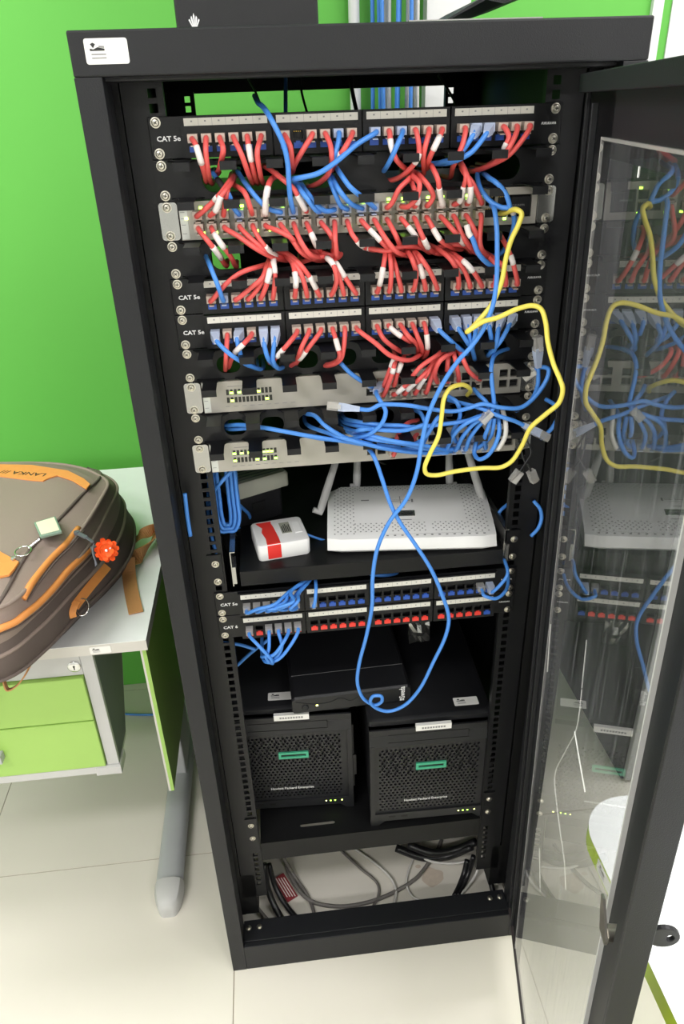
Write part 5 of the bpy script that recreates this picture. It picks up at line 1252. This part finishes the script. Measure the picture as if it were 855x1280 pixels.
# cross-section curves from desk level to the front panel: (height, [(x, y)...]) running from the near left round the right end to the far left
SEC = [
 (0.004, [(-0.92, -0.005), (-0.70, 0.012), (-0.585, 0.030), (-0.535, 0.085), (-0.498, 0.165), (-0.466, 0.235), (-0.445, 0.300), (-0.440, 0.365), (-0.452, 0.430), (-0.50, 0.50), (-0.60, 0.555), (-0.92, 0.60)]),
 (0.045, [(-0.92, -0.050), (-0.70, -0.060), (-0.565, -0.045), (-0.520, 0.020), (-0.484, 0.120), (-0.446, 0.208), (-0.426, 0.285), (-0.427, 0.360), (-0.446, 0.445), (-0.50, 0.525), (-0.60, 0.580), (-0.92, 0.62)]),
 (0.085, [(-0.92, -0.055), (-0.70, -0.062), (-0.565, -0.040), (-0.524, 0.022), (-0.490, 0.118), (-0.456, 0.210), (-0.440, 0.300), (-0.444, 0.390), (-0.460, 0.455), (-0.51, 0.525), (-0.60, 0.570), (-0.92, 0.61)]),
 (0.105, [(-0.92, -0.055), (-0.70, -0.060), (-0.562, -0.036), (-0.526, 0.026), (-0.494, 0.118), (-0.464, 0.210), (-0.448, 0.302), (-0.450, 0.392), (-0.464, 0.452), (-0.51, 0.518), (-0.60, 0.560), (-0.92, 0.60)]),
 (0.140, [(-0.92, -0.060), (-0.70, -0.062), (-0.550, -0.043), (-0.513, 0.008), (-0.484, 0.100), (-0.464, 0.178), (-0.453, 0.300), (-0.450, 0.395), (-0.470, 0.440), (-0.51, 0.480), (-0.60, 0.530), (-0.92, 0.57)]),
 (0.150, [(-0.92, -0.050), (-0.70, -0.053), (-0.553, -0.034), (-0.518, 0.014), (-0.490, 0.104), (-0.471, 0.180), (-0.460, 0.300), (-0.457, 0.390), (-0.476, 0.432), (-0.51, 0.470), (-0.60, 0.520), (-0.92, 0.56)]),
 (0.168, [(-0.92, -0.052), (-0.70, -0.055), (-0.545, -0.030), (-0.517, 0.020), (-0.500, 0.095), (-0.477, 0.165), (-0.460, 0.295), (-0.459, 0.365), (-0.485, 0.405), (-0.52, 0.440), (-0.60, 0.480), (-0.92, 0.52)]),
 (0.176, [(-0.92, -0.035), (-0.70, -0.040), (-0.553, -0.018), (-0.530, 0.032), (-0.516, 0.105), (-0.498, 0.175), (-0.476, 0.298), (-0.478, 0.355), (-0.50, 0.390), (-0.54, 0.425), (-0.61, 0.460), (-0.92, 0.50)]),
 (0.186, [(-0.92, -0.030), (-0.70, -0.030), (-0.560, -0.005), (-0.544, 0.045), (-0.532, 0.120), (-0.514, 0.200), (-0.488, 0.310), (-0.490, 0.350), (-0.515, 0.385), (-0.55, 0.415), (-0.62, 0.450), (-0.92, 0.49)]),
 (0.188, [(-0.92, 0.02), (-0.74, 0.02), (-0.62, 0.045), (-0.600, 0.08), (-0.590, 0.14), (-0.575, 0.21), (-0.552, 0.30), (-0.555, 0.325), (-0.575, 0.35), (-0.60, 0.372), (-0.66, 0.40), (-0.92, 0.44)]),
]
def sec_curve(k, n=5): h, pts = SEC[k]; return spline([V((x, y, DZ + h)) for x, y in pts], n)
def bagbody(b, k0, k1, cap=False):
    cur = [sec_curve(k) for k in range(k0, k1 + 1)]; nn_ = len(cur[0]); o_ = len(b.v)
    for c_ in cur: b.v += c_
    for k in range(len(cur) - 1):
        for i in range(nn_ - 1):
            b.f.append([o_ + k * nn_ + i, o_ + k * nn_ + i + 1, o_ + (k + 1) * nn_ + i + 1, o_ + (k + 1) * nn_ + i]); b.mi.append(0)
    if cap:
        b.f.append([o_ + (len(cur) - 1) * nn_ + i for i in range(nn_)]); b.mi.append(0)
from mathutils.bvhtree import BVHTree
_bb = MB(); bagbody(_bb, 0, 9, True); BAG = BVHTree.FromPolygons(_bb.v, _bb.f)
def on_bag(px, py, off=0.0, ztop=None):
    d = ray(px, py).normalized(); h = BAG.ray_cast(CAM, d)
    if h[0] is None: return atZ(px, py, DZ + 0.05)
    n_ = h[1] if h[1].dot(d) < 0 else -h[1]; return h[0] + n_ * off
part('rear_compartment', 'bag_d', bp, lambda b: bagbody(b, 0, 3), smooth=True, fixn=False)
part('middle_compartment', 'bag', bp, lambda b: bagbody(b, 3, 6), smooth=True, fixn=False)
part('front_pocket', 'bag', bp, lambda b: bagbody(b, 6, 9, True), auto=True, fixn=False)
def bag_end(b):
    f_ = [sec_curve(k)[0] for k in range(10)] + [sec_curve(k)[-1] for k in range(9, -1, -1)]
    b.add(f_, [list(range(len(f_)))])
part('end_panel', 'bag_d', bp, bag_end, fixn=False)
def along(k, mt, name, r, i0=0, i1=None, dz=0.0, off=0.0):
    c_ = sec_curve(k, 6)[i0:i1]; c_ = [p + V((off, -off, dz)) for p in c_]
    MB().tube(c_, r, 8).build(name, mt, bp, smooth=True)
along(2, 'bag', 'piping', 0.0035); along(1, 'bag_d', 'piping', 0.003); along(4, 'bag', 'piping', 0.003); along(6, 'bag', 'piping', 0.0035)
MB().tube(spline([on_bag(*q) for q in ((110, 585), (125, 597), (100, 621), (73, 650), (55, 668), (40, 684), (22, 712), (8, 738), (-5, 760))], 5), 0.003, 8).build('piping', 'bag_d', bp, smooth=True)
# zips: orange tape with a dark tooth line
def zipper(px):
    c_ = spline([on_bag(x, y, 0.001) for x, y in px], 5); k_ = spline([on_bag(x + 3.6, y + 3.0, 0.0045) for x, y in px], 5)
    z_ = MB().tube(c_, 0.0056, 8).build('zip_tape', 'tan', bp, smooth=True)
    MB().tube(k_, 0.0017, 6).build('zip_teeth', 'bag_d', z_, smooth=True)
zipper([(98, 661), (83, 680), (65, 698), (50, 716), (38, 732), (28, 748)])
zipper([(113, 684), (100, 698), (85, 713), (65, 736), (45, 756), (30, 768), (18, 777), (0, 785), (-12, 790)])
# orange leather yoke across the top with lettering, and a second patch near the camera side
top = DZ + 0.1885
def yoke(b):
    px = [(-6, 581), (40, 582), (85, 589), (105, 599), (113, 606), (108, 612), (90, 601), (72, 595), (62, 598), (54, 602), (40, 601), (0, 596), (-6, 596)]
    b.plate([(p.x, p.y) for p in [atZ(x, y, top) for x, y in px]], [], (0, 0, top - 0.001), EX, EY, EZ * 0.003)
yk = part('leather_yoke', 'tan', bp, yoke, bevel=0.0006)
t0 = atZ(57.5, 593.5, top + 0.0022); t1 = atZ(0, 589, top + 0.0022)
dr = (t1 - t0).normalized()
text('lettering', 'LANKA ///', 0.018, t0, dr, EZ.cross(dr), 'ink', yk, bold=0.0002, sx=1.25)
def patch(b):
    px = [(-8, 688), (0, 690), (24, 703), (18, 712), (12, 719), (0, 722), (-8, 722)]
    b.plate([(p.x, p.y) for p in [atZ(x, y, top) for x, y in px]], [], (0, 0, top - 0.002), EX, EY, EZ * 0.004)
part('leather_patch', 'tan', bp, patch, bevel=0.0006)
# straps
def strap(px, z, wd, width, name='strap', th_=0.0022, mt='webbing'):
    MB().ribbon(spline([atZ(x, y, z_) for (x, y), z_ in zip(px, z)], 6), wd, width, th_).build(name, mt, bp)
strap([(160, 697), (161, 715), (164, 738), (170, 766)], [DZ + .03, DZ + .008, DZ + .003, DZ + .003], EX, 0.026)
strap([(156, 705), (170, 697), (184, 685), (196, 668), (200, 655)], [DZ + .012, DZ + .018, DZ + .02, DZ + .022, DZ + .024], V((0.5, 0.8, 0.35)), 0.030)
strap([(200, 655), (190, 662), (178, 668), (168, 676)], [DZ + .026, DZ + .034, DZ + .034, DZ + .024], V((0.5, 0.8, 0.35)), 0.024)
def strap_on(px, wd, width, off=0.004, mt='tan'):
    MB().ribbon(spline([on_bag(x, y, off) for x, y in px], 5), wd, width, 0.0022).build('strap', mt, bp)
strap_on([(132, 708), (120, 722), (108, 736), (97, 750), (91, 758)], V((0.6, 0.5, -0.4)), 0.016)
strap_on([(92, 752), (88, 759), (86, 766), (87, 772)], V((0.8, 0.6, 0)), 0.011, 0.007)
strap([(4, 848), (10, 862), (22, 856), (36, 835), (40, 815)], [DZ - .004, DZ - .02, DZ - .016, DZ - .0, DZ + .012], V((0.2, -.9, 0.5)), 0.02)
def dring(b):
    c0 = on_bag(96, 760, 0.010); b.tube([c0 + V((0.011 * math.cos(a), 0.003 + 0.0135 * math.sin(a) * .8, 0.010 * math.sin(a))) for a in [2 * math.pi * i / 22 for i in range(22)]], 0.0014, 7, closed=True)
part('d_ring', 'chrome', bp, dring, smooth=True)
# zip pulls
def pull(px, z, name='zip_pull'):
    W = [atZ(x, y, z_) for (x, y), z_ in zip(px, z)]
    def fn(b):
        b.ribbon(W[:2], EY, 0.007, 0.003); b.ribbon(W[1:], EY, 0.0055, 0.002); b.cyl(W[0] - EZ * .003, W[0] + EZ * .003, 0.005, 10)
    part(name, 'dark_side', bp, fn, bevel=0.0006)
pull([(96, 666), (108, 672), (117, 678)], [DZ + .183, DZ + .186, DZ + .182]); pull([(117, 685), (119, 700), (120, 708)], [DZ + .165, DZ + .150, DZ + .14])
# key ring with a square pendant, resting on the bag
kr = thing('key_ring', 'key ring with a square pale pendant lying on the backpack', 'key ring', atZ(45, 680, top))
def ring_(b):
    c0 = atZ(29, 689, top + .004); b.tube([c0 + V((0.0125 * math.cos(a), 0.0115 * math.sin(a), 0.002 * math.sin(a))) for a in [2 * math.pi * i / 24 for i in range(24)]], 0.0012, 7, closed=True)
part('ring', 'chrome', kr, ring_, smooth=True)
q = [atZ(x, y, top + .004) for x, y in ((51, 674), (78, 667), (70, 648), (43, 656))]
part('pendant', 'pendant', kr, lambda b: b.hexa(q, [p + EZ * 0.005 for p in q]), bevel=0.001)
cq = sum(q, V()) / 4
part('pendant_card', 'cream', kr, lambda b: b.hexa([cq + (p - cq) * .84 + EZ * .0052 for p in q], [cq + (p - cq) * .84 + EZ * .006 for p in q]))
part('chain', 'chrome', kr, lambda b: [b.cyl(atZ(36 + 2.4 * k, 685 - 1.9 * k, top + .004), atZ(37.6 + 2.4 * k, 683.7 - 1.9 * k, top + .005), 0.0019, 8) for k in range(6)])
part('clip', 'chrome', kr, lambda b: (b.cyl(atZ(20, 697, top + .004), atZ(15, 698, top + .004), 0.0035, 10), b.cyl(atZ(15, 698, top + .004), atZ(18, 700, top + .003), 0.003, 8)))
# orange frilled charm
ch = thing('flower_charm', 'orange frilly round charm hanging from the backpack zip', 'charm', atZ(131, 688, DZ + .165))
fc_ = atZ(133, 688, DZ + .165); nrm = (CAM - fc_).normalized(); e1 = nrm.cross(EZ).normalized(); e2 = e1.cross(nrm)
for rr_, hh, npet, rot in ((0.0205, 0.0, 11, 0), (0.0165, 0.003, 9, .2), (0.0110, 0.0065, 7, .5)):
    for k in range(npet):
        a = rot + 2 * math.pi * k / npet; d_ = -e1 * math.cos(a) + e2 * math.sin(a); sd = nrm.cross(d_)
        c0 = fc_ + nrm * hh; up_ = random.uniform(0.001, 0.006); rl = rr_ * random.uniform(0.9, 1.06); tw = random.uniform(-0.5, 0.5)
        rg = []
        for f, wd, lift in ((0.1, .0022, 0), (0.5, .0040, up_ * .3), (0.85, .0044, up_ * .8), (1.0, .0022, up_ * 1.25)):
            p = c0 + d_ * rl * f + nrm * lift; s2 = sd + nrm * tw * f
            rg.append([p + s2 * wd + nrm * .0007, p - s2 * wd + nrm * .0007, p - s2 * wd - nrm * .0007, p + s2 * wd - nrm * .0007])
        MB().rings(rg).build('petal', 'orange', ch)
part('bead', 'white', ch, lambda b: (b.lathe(fc_ + nrm * .0085, nrm, [(0.0001, 0), (.0022, .0006), (.0026, .002), (.0016, .0036), (.0001, .004)], 10), b.lathe(fc_ + nrm * .0085 - e1 * .0068 + e2 * .002, nrm, [(0.0001, 0), (.0016, .0006), (.0018, .0016), (.0001, .003)], 10)), smooth=True)
part('cord', 'dark_side', ch, lambda b: b.tube(spline([atZ(118, 678, DZ + .18), atZ(116, 690, DZ + .175), atZ(121, 706, DZ + .165)], 5), 0.0016, 6), smooth=True)
# blue network cable on the floor by the wall
W = [atZ(x, y, .005) for x, y in ((120, 888), (165, 893), (200, 893), (250, 889))]
tag(MB().tube(spline(W, 8), 0.0032, 8).build('floor_cable', 'b', None, smooth=True), 'blue cable lying on the floor under the white desk', 'cable')
